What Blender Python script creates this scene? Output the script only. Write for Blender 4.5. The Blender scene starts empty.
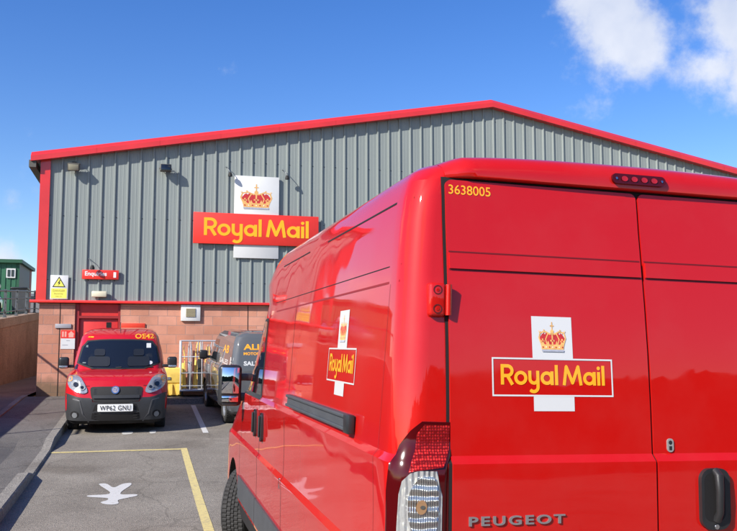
import bpy, bmesh, math, random
from mathutils import Vector, Matrix
from mathutils.bvhtree import BVHTree
from mathutils.geometry import delaunay_2d_cdt
random.seed(7)
R = math.radians
scene = bpy.context.scene
COL = scene.collection

# ------------------------------------------------------------------ helpers
def tag(o, label=None, cat=None, group=None, kind=None):
    if label: o['label'] = label
    if cat: o['category'] = cat
    if group: o['group'] = group
    if kind: o['kind'] = kind
    return o

def empty(name, loc=(0, 0, 0), rot=(0, 0, 0)):
    o = bpy.data.objects.new(name, None); COL.objects.link(o)
    o.location = loc; o.rotation_euler = rot; o.empty_display_size = .2
    return o

def link(name, me, parent=None):
    o = bpy.data.objects.new(name, me); COL.objects.link(o)
    if parent: o.parent = parent
    return o

class MB:
    """collects shapes into one mesh"""
    def __init__(s): s.v = []; s.f = []; s.mi = []; s.sm = []
    def add(s, vs, fs, mi=0, smooth=False):
        b = len(s.v); s.v += [tuple(v) for v in vs]
        for f in fs:
            s.f.append(tuple(i + b for i in f)); s.mi.append(mi); s.sm.append(smooth)
        return s
    def box(s, x0, x1, y0, y1, z0, z1, mi=0, M=None):
        vs = [Vector(p) for p in ((x0,y0,z0),(x1,y0,z0),(x1,y1,z0),(x0,y1,z0),(x0,y0,z1),(x1,y0,z1),(x1,y1,z1),(x0,y1,z1))]
        if M: vs = [M @ v for v in vs]
        return s.add(vs, [(3,2,1,0),(4,5,6,7),(0,1,5,4),(1,2,6,5),(2,3,7,6),(3,0,4,7)], mi)
    def bevbox(s, x0, x1, y0, y1, z0, z1, b=.01, seg=2, mi=0, M=None):
        bm = bmesh.new(); bmesh.ops.create_cube(bm, size=1)
        for v in bm.verts:
            v.co = Vector(((x0+x1)/2 + v.co.x*(x1-x0), (y0+y1)/2 + v.co.y*(y1-y0), (z0+z1)/2 + v.co.z*(z1-z0)))
        bmesh.ops.bevel(bm, geom=bm.edges[:], offset=b, segments=seg, profile=.5, affect='EDGES')
        if M: bmesh.ops.transform(bm, matrix=M, verts=bm.verts)
        bm.verts.index_update()
        s.add([v.co[:] for v in bm.verts], [[v.index for v in f.verts] for f in bm.faces], mi, True); bm.free()
        return s
    def tube(s, pts, r, n=8, mi=0, cap=True):
        pts = [Vector(p) for p in pts]; rings = []
        up0 = None
        for i, p in enumerate(pts):
            d = (pts[min(i+1, len(pts)-1)] - pts[max(i-1, 0)]).normalized()
            if up0 is None:
                up0 = Vector((0,0,1)) if abs(d.z) < .9 else Vector((1,0,0))
            a = d.cross(up0).normalized(); b = a.cross(d).normalized(); up0 = b
            rr = r[i] if isinstance(r, (list, tuple)) else r
            rings.append([p + a*rr*math.cos(2*math.pi*k/n) + b*rr*math.sin(2*math.pi*k/n) for k in range(n)])
        vs = [v for q in rings for v in q]; fs = []
        for i in range(len(rings)-1):
            for k in range(n):
                fs.append((i*n+k, i*n+(k+1)%n, (i+1)*n+(k+1)%n, (i+1)*n+k))
        s.add(vs, fs, mi, True)
        if cap: s.add(rings[0], [tuple(range(n))], mi); s.add(rings[-1], [tuple(range(n))[::-1]], mi)
        return s
    def lathe(s, prof, axis='x', c=(0,0,0), n=40, mi=0, smooth=True):
        """prof: list of (along, radius)"""
        vs = []; fs = []
        for a, r in prof:
            for k in range(n):
                t = 2*math.pi*k/n; u, w = r*math.cos(t), r*math.sin(t)
                vs.append((c[0]+a, c[1]+u, c[2]+w) if axis == 'x' else (c[0]+u, c[1]+a, c[2]+w) if axis == 'y' else (c[0]+u, c[1]+w, c[2]+a))
        for i in range(len(prof)-1):
            for k in range(n):
                fs.append((i*n+k, i*n+(k+1)%n, (i+1)*n+(k+1)%n, (i+1)*n+k))
        return s.add(vs, fs, mi, smooth)
    def build(s, name, mats, parent=None, sharp=35, fix=True):
        me = bpy.data.meshes.new(name); me.from_pydata(s.v, [], s.f)
        if not isinstance(mats, (list, tuple)): mats = [mats]
        for m in mats: me.materials.append(m)
        me.polygons.foreach_set('material_index', s.mi); me.polygons.foreach_set('use_smooth', s.sm)
        if fix:
            bm = bmesh.new(); bm.from_mesh(me); bmesh.ops.recalc_face_normals(bm, faces=bm.faces[:]); bm.to_mesh(me); bm.free()
        me.update()
        if any(s.sm): me.set_sharp_from_angle(angle=R(sharp))
        return link(name, me, parent)

def box(name, x0, x1, y0, y1, z0, z1, m, parent=None, bev=0):
    mb = MB()
    mb.bevbox(x0, x1, y0, y1, z0, z1, bev) if bev else mb.box(x0, x1, y0, y1, z0, z1)
    return mb.build(name, m, parent)

# ------------------------------------------------------------------ materials
def nd(nt, t, **k):
    n = nt.nodes.new(t)
    for a, b in k.items():
        if a.startswith('i_'): n.inputs[a[2:].replace('_', ' ')].default_value = b
        else: setattr(n, a, b)
    return n
def mat(name, col, rough=.5, metal=0., coat=0., spec=.5, var=0., vscale=8., bump=0., bscale=60., col2=None, emit=None, estr=0, trans=0, coord='Object', vdetail=5.):
    m = bpy.data.materials.new(name); m.use_nodes = True; nt = m.node_tree
    b = nt.nodes['Principled BSDF']
    b.inputs['Base Color'].default_value = (*col, 1); b.inputs['Roughness'].default_value = rough
    b.inputs['Metallic'].default_value = metal; b.inputs['Coat Weight'].default_value = coat
    b.inputs['Coat Roughness'].default_value = .03; b.inputs['Specular IOR Level'].default_value = spec
    b.inputs['Transmission Weight'].default_value = trans
    if emit: b.inputs['Emission Color'].default_value = (*emit, 1); b.inputs['Emission Strength'].default_value = estr
    tc = nd(nt, 'ShaderNodeTexCoord')
    if var or col2:
        n = nd(nt, 'ShaderNodeTexNoise'); n.inputs['Scale'].default_value = vscale; n.inputs['Detail'].default_value = vdetail
        nt.links.new(tc.outputs[coord], n.inputs['Vector'])
        r = nd(nt, 'ShaderNodeValToRGB'); r.color_ramp.elements[0].position = .3; r.color_ramp.elements[1].position = .7
        c2 = col2 or tuple(c*(1+var) for c in col)
        c1 = col if col2 else tuple(c*(1-var) for c in col)
        r.color_ramp.elements[0].color = (*c1, 1); r.color_ramp.elements[1].color = (*c2, 1)
        nt.links.new(n.outputs['Fac'], r.inputs['Fac']); nt.links.new(r.outputs['Color'], b.inputs['Base Color'])
    if bump:
        n = nd(nt, 'ShaderNodeTexNoise'); n.inputs['Scale'].default_value = bscale; n.inputs['Detail'].default_value = 6
        nt.links.new(tc.outputs[coord], n.inputs['Vector'])
        bp = nd(nt, 'ShaderNodeBump'); bp.inputs['Strength'].default_value = bump; bp.inputs['Distance'].default_value = .02
        nt.links.new(n.outputs['Fac'], bp.inputs['Height']); nt.links.new(bp.outputs['Normal'], b.inputs['Normal'])
    return m

def paint(name, col, dirt=.22, wav=.0, rough=.62):
    """glossy car paint: coloured base under a clear coat, faint road dirt and slightly wavy panels"""
    m = mat(name, col, rough=rough, coat=1.0, spec=.12); nt = m.node_tree; b = nt.nodes['Principled BSDF']
    tc = nd(nt, 'ShaderNodeTexCoord'); n = nd(nt, 'ShaderNodeTexNoise'); n.inputs['Scale'].default_value = 2.3; n.inputs['Detail'].default_value = 9; n.inputs['Roughness'].default_value = .65
    nt.links.new(tc.outputs['Object'], n.inputs['Vector'])
    r = nd(nt, 'ShaderNodeValToRGB'); r.color_ramp.elements[0].position = .45; r.color_ramp.elements[1].position = .8
    r.color_ramp.elements[0].color = (0,0,0,1); r.color_ramp.elements[1].color = (1,1,1,1)
    nt.links.new(n.outputs['Fac'], r.inputs['Fac'])
    mx = nd(nt, 'ShaderNodeMix', data_type='RGBA'); mx.inputs[6].default_value = (*col, 1); mx.inputs[7].default_value = (col[0]*.8+.06, col[1]*.8+.045, col[2]*.8+.04, 1)
    mt = nd(nt, 'ShaderNodeMath', operation='MULTIPLY'); mt.inputs[1].default_value = dirt
    nt.links.new(r.outputs['Color'], mt.inputs[0]); nt.links.new(mt.outputs[0], mx.inputs[0]); nt.links.new(mx.outputs[2], b.inputs['Base Color'])
    cr = nd(nt, 'ShaderNodeMapRange'); cr.inputs[3].default_value = .02; cr.inputs[4].default_value = .12
    nt.links.new(r.outputs['Color'], cr.inputs[0]); nt.links.new(cr.outputs[0], b.inputs['Coat Roughness'])
    if wav:
        n2 = nd(nt, 'ShaderNodeTexNoise'); n2.inputs['Scale'].default_value = 1.6; n2.inputs['Detail'].default_value = 1
        nt.links.new(tc.outputs['Object'], n2.inputs['Vector'])
        bp = nd(nt, 'ShaderNodeBump'); bp.inputs['Strength'].default_value = wav; bp.inputs['Distance'].default_value = .05
        nt.links.new(n2.outputs['Fac'], bp.inputs['Height']); nt.links.new(bp.outputs['Normal'], b.inputs['Normal']); nt.links.new(bp.outputs['Normal'], b.inputs['Coat Normal'])
    return m

RED = (.46, .003, .001)
M = {}
M['van_red'] = paint('van_red', RED, wav=.10)
M['small_red'] = paint('small_van_red', (.46, .003, .008), wav=.03)
M['dark_paint'] = paint('dark_paint', (.085, .09, .095), dirt=.4)
M['sign_red'] = mat('sign_red', (.74, .034, .022), .45, var=.03)
M['trim_red'] = mat('trim_red', (.64, .024, .018), .32, coat=.6, var=.10, vscale=1.5, bump=.03, bscale=3)
M['door_red'] = mat('door_red', (.60, .03, .025), .45, var=.06)
M['orange'] = mat('lettering_orange', (.95, .42, .01), .45)
M['decal_orange'] = mat('decal_orange', (.93, .38, .01), .35, coat=.5)
M['white'] = mat('white_board', (.66, .66, .64), .4, var=.03, vscale=3)
M['decal_white'] = mat('decal_white', (.60, .60, .585), .3, coat=.5)
M['white_letter'] = mat('white_letter', (.82, .80, .78), .5)
M['gold'] = mat('crown_gold', (.72, .40, .13), .45, var=.25, vscale=60)
M['crown_red'] = mat('crown_crimson', (.50, .03, .03), .5, var=.2, vscale=50)
M['crown_grey'] = mat('crown_grey', (.38, .40, .46), .5, var=.15, vscale=40)
M['pearl'] = mat('crown_pearl', (.85, .78, .68), .4)
M['black_plastic'] = mat('black_plastic', (.018, .018, .019), .38, var=.15, vscale=20, bump=.08, bscale=400)
M['grey_plastic'] = mat('grey_plastic', (.055, .058, .062), .5, var=.12, vscale=6, bump=.1, bscale=300)
M['rubber'] = mat('rubber', (.012, .012, .012), .75)
M['gap'] = mat('gap_black', (.004, .003, .003), .8)
M['tyre'] = mat('tyre_rubber', (.025, .024, .023), .8, var=.3, vscale=25, bump=.15, bscale=150)
M['steel_rim'] = mat('rim_grey', (.30, .31, .32), .4, metal=.6)
M['chrome'] = mat('chrome', (.62, .62, .64), .18, metal=1)
M['badge_chrome'] = mat('badge_chrome', (.50, .48, .48), .28, metal=.8)
M['glass'] = mat('dark_glass', (.008, .010, .013), .03, spec=.7, coat=.3)
M['plate_grey'] = mat('plate_grey', (.34, .33, .31), .3, metal=.3)
M['mirror'] = mat('mirror_glass', (.75, .77, .78), .02, metal=1)
M['galv'] = mat('galvanised', (.42, .44, .46), .42, metal=.75, var=.2, vscale=18)
M['cage'] = mat('cage_steel', (.58, .60, .61), .4, metal=.4, var=.1)
M['yellow'] = mat('yellow_plastic', (.88, .62, .13), .5, var=.12, vscale=7)
M['cream'] = mat('cream_plastic', (.68, .62, .45), .5)
M['grille_tan'] = mat('vent_tan', (.36, .31, .19), .6)
M['plate_white'] = mat('plate_white', (.80, .80, .77), .35)
M['text_black'] = mat('text_black', (.015, .015, .015), .5)
M['sign_yellow'] = mat('sign_yellow', (.80, .76, .12), .5)
M['sign_grey'] = mat('sign_grey', (.34, .33, .35), .5)
M['flood_body'] = mat('flood_body', (.09, .085, .07), .6)
M['flood_glass'] = mat('flood_glass', (.32, .30, .22), .15)
M['amber'] = mat('amber_lens', (.80, .30, .05), .2, coat=.6)
M['red_lens_dark'] = mat('red_lens_dark', (.06, .002, .003), .12, coat=.25, spec=.3)
M['reflector'] = mat('lamp_reflector', (.60, .60, .58), .12, metal=.85, bump=.4, bscale=45)
M['green'] = mat('green_sheet', (.03, .13, .065), .5, var=.12, vscale=1.5)
M['green_dark'] = mat('green_roof', (.018, .085, .04), .5)
M['cabin_grey'] = mat('cabin_grey', (.20, .20, .19), .6)
M['rust_red'] = mat('rust_red', (.45, .10, .05), .6)
M['railing'] = mat('railing_steel', (.12, .13, .14), .45, metal=.5, var=.2)
M['roof_grey'] = mat('roof_sheet', (.24, .25, .26), .5)
M['cladding'] = mat('cladding', (.238, .264, .248), .45, var=.05, vscale=1.4, bump=.03, bscale=2.5)
def stretch(m, sc):
    nt = m.node_tree; tc = [n for n in nt.nodes if n.type == 'TEX_COORD'][0]; mp = nd(nt, 'ShaderNodeMapping'); mp.inputs['Scale'].default_value = sc
    for l in [l for l in nt.links if l.from_node == tc]:
        to = l.to_socket; src = l.from_socket; nt.links.remove(l); nt.links.new(mp.outputs[0], to)
    nt.links.new(tc.outputs['Object'], mp.inputs[0])
stretch(M['cladding'], (3.2, 1, .30))
M['interior'] = mat('seat_grey', (.05, .052, .058), .8)

# red LED lens: small cells
def led_mat():
    m = mat('led_lens', (.55, .01, .01), .3, coat=.15, spec=.25); nt = m.node_tree; b = nt.nodes['Principled BSDF']
    tc = nd(nt, 'ShaderNodeTexCoord'); v = nd(nt, 'ShaderNodeTexVoronoi'); v.inputs['Scale'].default_value = 100; v.inputs['Randomness'].default_value = .25
    nt.links.new(tc.outputs['Object'], v.inputs['Vector'])
    r = nd(nt, 'ShaderNodeValToRGB'); r.color_ramp.elements[0].position = .1; r.color_ramp.elements[0].color = (.85, .035, .03, 1)
    r.color_ramp.elements[1].position = .55; r.color_ramp.elements[1].color = (.16, .002, .002, 1)
    nt.links.new(v.outputs['Distance'], r.inputs['Fac']); nt.links.new(r.outputs['Color'], b.inputs['Base Color'])
    bp = nd(nt, 'ShaderNodeBump'); bp.inputs['Strength'].default_value = .35; bp.inputs['Distance'].default_value = .01
    nt.links.new(v.outputs['Distance'], bp.inputs['Height']); nt.links.new(bp.outputs['Normal'], b.inputs['Normal'])
    return m
M['led'] = led_mat()
def clear_mat():
    m = mat('clear_lens', (.62, .62, .60), .16, metal=.55, coat=1); nt = m.node_tree; b = nt.nodes['Principled BSDF']
    tc = nd(nt, 'ShaderNodeTexCoord'); w = nd(nt, 'ShaderNodeTexWave'); w.inputs['Scale'].default_value = 16; w.inputs['Distortion'].default_value = 2.5; w.inputs['Detail'].default_value = 2; w.bands_direction = 'X'
    v = nd(nt, 'ShaderNodeTexVoronoi'); v.inputs['Scale'].default_value = 30; v.feature = 'SMOOTH_F1'
    nt.links.new(tc.outputs['Object'], w.inputs['Vector']); nt.links.new(tc.outputs['Object'], v.inputs['Vector'])
    ad = nd(nt, 'ShaderNodeMath', operation='ADD'); nt.links.new(w.outputs['Fac'], ad.inputs[0]); nt.links.new(v.outputs['Distance'], ad.inputs[1])
    bp = nd(nt, 'ShaderNodeBump'); bp.inputs['Strength'].default_value = .6; bp.inputs['Distance'].default_value = .01
    nt.links.new(ad.outputs[0], bp.inputs['Height']); nt.links.new(bp.outputs['Normal'], b.inputs['Normal'])
    return m
M['clear'] = clear_mat()
def pod_mat():
    m = mat('fluted_reflector', (.66, .66, .64), .14, metal=.8, coat=1); nt = m.node_tree; b = nt.nodes['Principled BSDF']
    tc = nd(nt, 'ShaderNodeTexCoord'); w1 = nd(nt, 'ShaderNodeTexWave'); w1.inputs['Scale'].default_value = 38; w1.inputs['Distortion'].default_value = .6; w1.bands_direction = 'X'
    w2 = nd(nt, 'ShaderNodeTexWave'); w2.inputs['Scale'].default_value = 9; w2.inputs['Distortion'].default_value = 3; w2.bands_direction = 'Z'
    nt.links.new(tc.outputs['Object'], w1.inputs['Vector']); nt.links.new(tc.outputs['Object'], w2.inputs['Vector'])
    ad = nd(nt, 'ShaderNodeMath', operation='MULTIPLY_ADD'); ad.inputs[1].default_value = 2.0; nt.links.new(w2.outputs['Fac'], ad.inputs[0]); nt.links.new(w1.outputs['Fac'], ad.inputs[2])
    bp = nd(nt, 'ShaderNodeBump'); bp.inputs['Strength'].default_value = .8; bp.inputs['Distance'].default_value = .01
    nt.links.new(ad.outputs[0], bp.inputs['Height']); nt.links.new(bp.outputs['Normal'], b.inputs['Normal'])
    return m
M['pod'] = pod_mat()
M['small_clear'] = mat('headlight_lens', (.36, .37, .38), .2, metal=.5, coat=.8, bump=.25, bscale=25)

def block_mat():
    m = bpy.data.materials.new('block_wall'); m.use_nodes = True; nt = m.node_tree; b = nt.nodes['Principled BSDF']
    b.inputs['Roughness'].default_value = .9
    tc = nd(nt, 'ShaderNodeTexCoord'); sp = nd(nt, 'ShaderNodeSeparateXYZ'); cb = nd(nt, 'ShaderNodeCombineXYZ')
    nt.links.new(tc.outputs['Object'], sp.inputs[0])
    ad = nd(nt, 'ShaderNodeMath', operation='ADD'); nt.links.new(sp.outputs['X'], ad.inputs[0]); nt.links.new(sp.outputs['Y'], ad.inputs[1])
    nt.links.new(ad.outputs[0], cb.inputs['X']); nt.links.new(sp.outputs['Z'], cb.inputs['Y'])
    br = nd(nt, 'ShaderNodeTexBrick'); br.offset = .5
    br.inputs['Scale'].default_value = 1; br.inputs['Brick Width'].default_value = .44; br.inputs['Row Height'].default_value = .228
    br.inputs['Mortar Size'].default_value = .007; br.inputs['Mortar Smooth'].default_value = .3; br.inputs['Bias'].default_value = 0
    br.inputs['Color1'].default_value = (.50, .215, .135, 1); br.inputs['Color2'].default_value = (.61, .29, .20, 1); br.inputs['Mortar'].default_value = (.36, .22, .18, 1)
    nt.links.new(cb.outputs[0], br.inputs['Vector'])
    n = nd(nt, 'ShaderNodeTexNoise'); n.inputs['Scale'].default_value = 2.2; n.inputs['Detail'].default_value = 8; nt.links.new(tc.outputs['Object'], n.inputs['Vector'])
    r = nd(nt, 'ShaderNodeValToRGB'); r.color_ramp.elements[0].position = .3; r.color_ramp.elements[0].color = (.80, .80, .80, 1); r.color_ramp.elements[1].position = .75; r.color_ramp.elements[1].color = (1.12, 1.1, 1.08, 1)
    nt.links.new(n.outputs['Fac'], r.inputs['Fac'])
    mx = nd(nt, 'ShaderNodeMix', data_type='RGBA', blend_type='MULTIPLY'); mx.inputs[0].default_value = 1
    nt.links.new(br.outputs['Color'], mx.inputs[6]); nt.links.new(r.outputs['Color'], mx.inputs[7])
    # dark olive-brown tone broken by noise, stronger towards the ground
    n3 = nd(nt, 'ShaderNodeTexNoise'); n3.inputs['Scale'].default_value = 3; n3.inputs['Detail'].default_value = 6; nt.links.new(tc.outputs['Object'], n3.inputs['Vector'])
    mr = nd(nt, 'ShaderNodeMapRange'); mr.inputs[1].default_value = 1.35; mr.inputs[2].default_value = .75; mr.inputs[3].default_value = -.45; mr.inputs[4].default_value = .5
    nt.links.new(sp.outputs['Z'], mr.inputs[0])
    a2 = nd(nt, 'ShaderNodeMath', operation='ADD', use_clamp=True); nt.links.new(mr.outputs[0], a2.inputs[0]); nt.links.new(n3.outputs['Fac'], a2.inputs[1])
    mr2 = nd(nt, 'ShaderNodeMapRange'); mr2.inputs[1].default_value = .5; mr2.inputs[2].default_value = .9; mr2.inputs[4].default_value = .75; nt.links.new(a2.outputs[0], mr2.inputs[0])
    m3 = nd(nt, 'ShaderNodeMix', data_type='RGBA'); m3.inputs[7].default_value = (.10, .085, .045, 1)
    nt.links.new(mr2.outputs[0], m3.inputs[0]); nt.links.new(mx.outputs[2], m3.inputs[6]); nt.links.new(m3.outputs[2], b.inputs['Base Color'])
    bp = nd(nt, 'ShaderNodeBump'); bp.inputs['Strength'].default_value = .5; bp.inputs['Distance'].default_value = .01
    n4 = nd(nt, 'ShaderNodeTexNoise'); n4.inputs['Scale'].default_value = 60; nt.links.new(tc.outputs['Object'], n4.inputs['Vector'])
    m4 = nd(nt, 'ShaderNodeMath', operation='SUBTRACT'); nt.links.new(n4.outputs['Fac'], m4.inputs[0]); nt.links.new(br.outputs['Fac'], m4.inputs[1])
    nt.links.new(m4.outputs[0], bp.inputs['Height']); nt.links.new(bp.outputs['Normal'], b.inputs['Normal'])
    return m
M['block'] = block_mat()

def ground_mat(name, c1, c2, c3, patch=.35, crack=True, fine=90):
    m = bpy.data.materials.new(name); m.use_nodes = True; nt = m.node_tree; b = nt.nodes['Principled BSDF']; b.inputs['Roughness'].default_value = .88; b.inputs['Specular IOR Level'].default_value = .3
    tc = nd(nt, 'ShaderNodeTexCoord')
    def noise(s, d=8, ro=.6):
        n = nd(nt, 'ShaderNodeTexNoise'); n.inputs['Scale'].default_value = s; n.inputs['Detail'].default_value = d; n.inputs['Roughness'].default_value = ro
        nt.links.new(tc.outputs['Object'], n.inputs['Vector']); return n
    a = noise(.8); r = nd(nt, 'ShaderNodeValToRGB'); r.color_ramp.elements[0].position = .35; r.color_ramp.elements[0].color = (*c1, 1); r.color_ramp.elements[1].position = .68; r.color_ramp.elements[1].color = (*c2, 1)
    nt.links.new(a.outputs['Fac'], r.inputs['Fac'])
    v = nd(nt, 'ShaderNodeTexVoronoi'); v.inputs['Scale'].default_value = fine; nt.links.new(tc.outputs['Object'], v.inputs['Vector'])
    sv = nd(nt, 'ShaderNodeSeparateColor'); nt.links.new(v.outputs['Color'], sv.inputs[0])
    r2 = nd(nt, 'ShaderNodeValToRGB'); r2.color_ramp.elements[0].position = .05; r2.color_ramp.elements[0].color = (.55, .55, .55, 1); r2.color_ramp.elements[1].position = .95; r2.color_ramp.elements[1].color = (1.45, 1.43, 1.38, 1)
    nt.links.new(sv.outputs[0], r2.inputs['Fac'])
    mx = nd(nt, 'ShaderNodeMix', data_type='RGBA', blend_type='MULTIPLY'); mx.inputs[0].default_value = .6
    nt.links.new(r.outputs['Color'], mx.inputs[6]); nt.links.new(r2.outputs['Color'], mx.inputs[7])
    p = noise(2.6, 10, .7); r3 = nd(nt, 'ShaderNodeValToRGB'); r3.color_ramp.elements[0].position = .55; r3.color_ramp.elements[0].color = (0,0,0,1); r3.color_ramp.elements[1].position = .7; r3.color_ramp.elements[1].color = (patch,)*3+(1,)
    nt.links.new(p.outputs['Fac'], r3.inputs['Fac'])
    m2 = nd(nt, 'ShaderNodeMix', data_type='RGBA'); m2.inputs[7].default_value = (*c3, 1); nt.links.new(r3.outputs['Color'], m2.inputs[0]); nt.links.new(mx.outputs[2], m2.inputs[6])
    last = m2.outputs[2]
    st = noise(.55, 4, .5); rs = nd(nt, 'ShaderNodeValToRGB'); rs.color_ramp.elements[0].position = .56; rs.color_ramp.elements[0].color = (1, 1, 1, 1); rs.color_ramp.elements[1].position = .68; rs.color_ramp.elements[1].color = (.72, .70, .68, 1)
    nt.links.new(st.outputs['Fac'], rs.inputs['Fac'])
    ms = nd(nt, 'ShaderNodeMix', data_type='RGBA', blend_type='MULTIPLY'); ms.inputs[0].default_value = 1; nt.links.new(last, ms.inputs[6]); nt.links.new(rs.outputs['Color'], ms.inputs[7]); last = ms.outputs[2]
    if crack:
        vc = nd(nt, 'ShaderNodeTexVoronoi', feature='DISTANCE_TO_EDGE'); vc.inputs['Scale'].default_value = .55
        nn = noise(1.5, 6); mxv = nd(nt, 'ShaderNodeVectorMath', operation='ADD'); nt.links.new(tc.outputs['Object'], mxv.inputs[0])
        sc = nd(nt, 'ShaderNodeVectorMath', operation='SCALE'); sc.inputs['Scale'].default_value = .6; nt.links.new(nn.outputs['Color'], sc.inputs[0]); nt.links.new(sc.outputs[0], mxv.inputs[1]); nt.links.new(mxv.outputs[0], vc.inputs['Vector'])
        rc = nd(nt, 'ShaderNodeValToRGB'); rc.color_ramp.elements[0].position = .0; rc.color_ramp.elements[0].color = (.55,.55,.55,1); rc.color_ramp.elements[1].position = .012; rc.color_ramp.elements[1].color = (1,1,1,1)
        nt.links.new(vc.outputs['Distance'], rc.inputs['Fac'])
        m3 = nd(nt, 'ShaderNodeMix', data_type='RGBA', blend_type='MULTIPLY'); m3.inputs[0].default_value = .6; nt.links.new(last, m3.inputs[6]); nt.links.new(rc.outputs['Color'], m3.inputs[7]); last = m3.outputs[2]
    nt.links.new(last, b.inputs['Base Color'])
    bp = nd(nt, 'ShaderNodeBump'); bp.inputs['Strength'].default_value = .55; bp.inputs['Distance'].default_value = .012
    nt.links.new(v.outputs['Distance'], bp.inputs['Height']); nt.links.new(bp.outputs['Normal'], b.inputs['Normal'])
    return m
M['asphalt'] = ground_mat('asphalt', (.185, .163, .135), (.258, .230, .192), (.30, .268, .222), .35)
M['pavement'] = ground_mat('pavement_asphalt', (.115, .105, .095), (.155, .142, .13), (.19, .175, .16), .3)
M['brown_path'] = ground_mat('brown_path', (.17, .125, .11), (.21, .16, .14), (.12, .09, .08), .4, False)
M['kerb'] = ground_mat('kerb_stone', (.20, .182, .158), (.265, .245, .215), (.14, .13, .11), .5, False, 60)
M['earth'] = ground_mat('earth', (.10, .10, .07), (.15, .14, .10), (.08, .10, .05), .5, False, 20)

def line_mat(name, col, base=(.22, .195, .163), wear=.50):
    m = bpy.data.materials.new(name); m.use_nodes = True; nt = m.node_tree; b = nt.nodes['Principled BSDF']; b.inputs['Roughness'].default_value = .7
    tc = nd(nt, 'ShaderNodeTexCoord'); n = nd(nt, 'ShaderNodeTexNoise'); n.inputs['Scale'].default_value = 22; n.inputs['Detail'].default_value = 8; n.inputs['Roughness'].default_value = .75
    nt.links.new(tc.outputs['Object'], n.inputs['Vector'])
    r = nd(nt, 'ShaderNodeValToRGB'); r.color_ramp.elements[0].position = wear; r.color_ramp.elements[0].color = (*col, 1); r.color_ramp.elements[1].position = wear+.22; r.color_ramp.elements[1].color = (*base, 1)
    nt.links.new(n.outputs['Fac'], r.inputs['Fac']); nt.links.new(r.outputs['Color'], b.inputs['Base Color'])
    return m
M['line_yellow'] = line_mat('line_yellow', (.58, .47, .19))
M['line_white'] = line_mat('line_white', (.52, .51, .48), wear=.54)

def conc_mat():
    m = ground_mat('retaining_wall', (.25, .15, .11), (.32, .20, .15), (.16, .10, .08), .5, False, 40)
    return m
M['retaining'] = conc_mat()

# ------------------------------------------------------------------ ground
def g(y):
    y = min(max(y, 8.), 20.5)
    return .0107*(y-8)**1.5

def sheet(name, x0, x1, ys, dz, m, xs=None, zf=None, skirt=0):
    xs = xs or [x0, x1]; mb = MB(); zf = zf or (lambda x, y: g(y)+dz)
    vs = [(x, y, zf(x, y)) for y in ys for x in xs]; n = len(xs)
    fs = [(j*n+i, j*n+i+1, (j+1)*n+i+1, (j+1)*n+i) for j in range(len(ys)-1) for i in range(n-1)]
    mb.add(vs, fs)
    return tag(mb.build(name, m, fix=False), kind='structure')
def fr(a, b, s):
    n = max(1, round((b-a)/s)); return [a+(b-a)*i/n for i in range(n+1)]
sheet('ground', -350, 350, [-350, -60] + fr(0, 8, 4) + fr(8.25, 20.5, .25) + [60, 400], -.012, M['earth'], xs=[-350, -60, -10, 30, 80, 350])
sheet('road', -1.365, 26, [-30, 0] + fr(8, 19.9, .25), 0, M['asphalt'])
YS = fr(-30, 8, 4)[:-1] + fr(8, 21.04, .24)
def kz(y):   # kerb height, dropped where vehicles cross
    if 11.9 < y < 13.9: return .035
    if 11.45 < y <= 11.9: return .125-.09*(y-11.45)/.45
    if 13.9 <= y < 14.5: return .035+.09*(y-13.9)/.6
    return .125
def pz(x, y): return g(y)+kz(y)*(1 if x > -1.9 else 0)+.125*(0 if x > -1.9 else 1)
yk = sorted(set([round(v, 3) for v in YS+[11.45, 11.9, 13.9, 14.5]]))
sheet('pavement', 0, 0, yk, 0, M['pavement'], xs=[-2.62, -2.25, -1.9, -1.5], zf=lambda x, y: g(y)+(.122 if x < -1.95 else kz(y)-.003))
sheet('path', -4.2, -2.74, fr(-30, 8, 4)[:-1] + fr(8, 20, .25) + [21, 28, 40, 60], 0, M['brown_path'], zf=lambda x, y: g(y)+.1)
# kerb stones along the bays: separate stones ~0.9 m
mb = MB(); y = -6.0
while y < 19.9:
    y1 = min(y+.905, 20.03); gap = .006
    cuts = [y+gap] + [c for c in (11.45, 11.9, 13.9, 14.5) if y+gap < c < y1-gap] + [y1-gap]
    for a, b_ in zip(cuts, cuts[1:]):
        za, zb = g(a)+kz(a), g(b_)+kz(b_)
        vs = [(-1.5, a, g(a)-.1), (-1.36, a, g(a)-.1), (-1.36, b_, g(b_)-.1), (-1.5, b_, g(b_)-.1),
              (-1.5, a, za), (-1.375, a, za), (-1.375, b_, zb), (-1.5, b_, zb), (-1.36, a, za-.02), (-1.36, b_, zb-.02)]
        mb.add(vs, [(4,5,6,7), (5,8,9,6), (8,1,2,9), (0,4,7,3), (0,1,8,5,4), (3,7,6,9,2)])
    y += .905
tag(mb.build('kerb', M['kerb']), kind='structure')
mb = MB(); x = -1.36
while x < 21:
    x1 = x+.905
    mb.box(x+.006, x1-.006, 19.9, 20.03, .3, g(19.95)+.125)
    x = x1
tag(mb.build('kerb', M['kerb']), kind='structure')
mb = MB(); y = -6.0
while y < 20.6:
    y1 = y+.905; mb.add([(-2.74,y+.006,g(y)-.1),(-2.625,y+.006,g(y)-.1),(-2.625,y1-.006,g(y1)-.1),(-2.74,y1-.006,g(y1)-.1),(-2.74,y+.006,g(y)+.15),(-2.625,y+.006,g(y)+.15),(-2.625,y1-.006,g(y1)+.15),(-2.74,y1-.006,g(y1)+.15)], [(3,2,1,0),(4,5,6,7),(0,1,5,4),(1,2,6,5),(2,3,7,6),(3,0,4,7)]); y = y1
tag(mb.build('kerb', M['kerb']), kind='structure')
mb = MB(); vs = []; ysx = [20.03, 20.5, 21.04]
for yy in ysx:
    for xx in (-1.5, 24): vs.append((xx, yy, g(yy)+.122))
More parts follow.
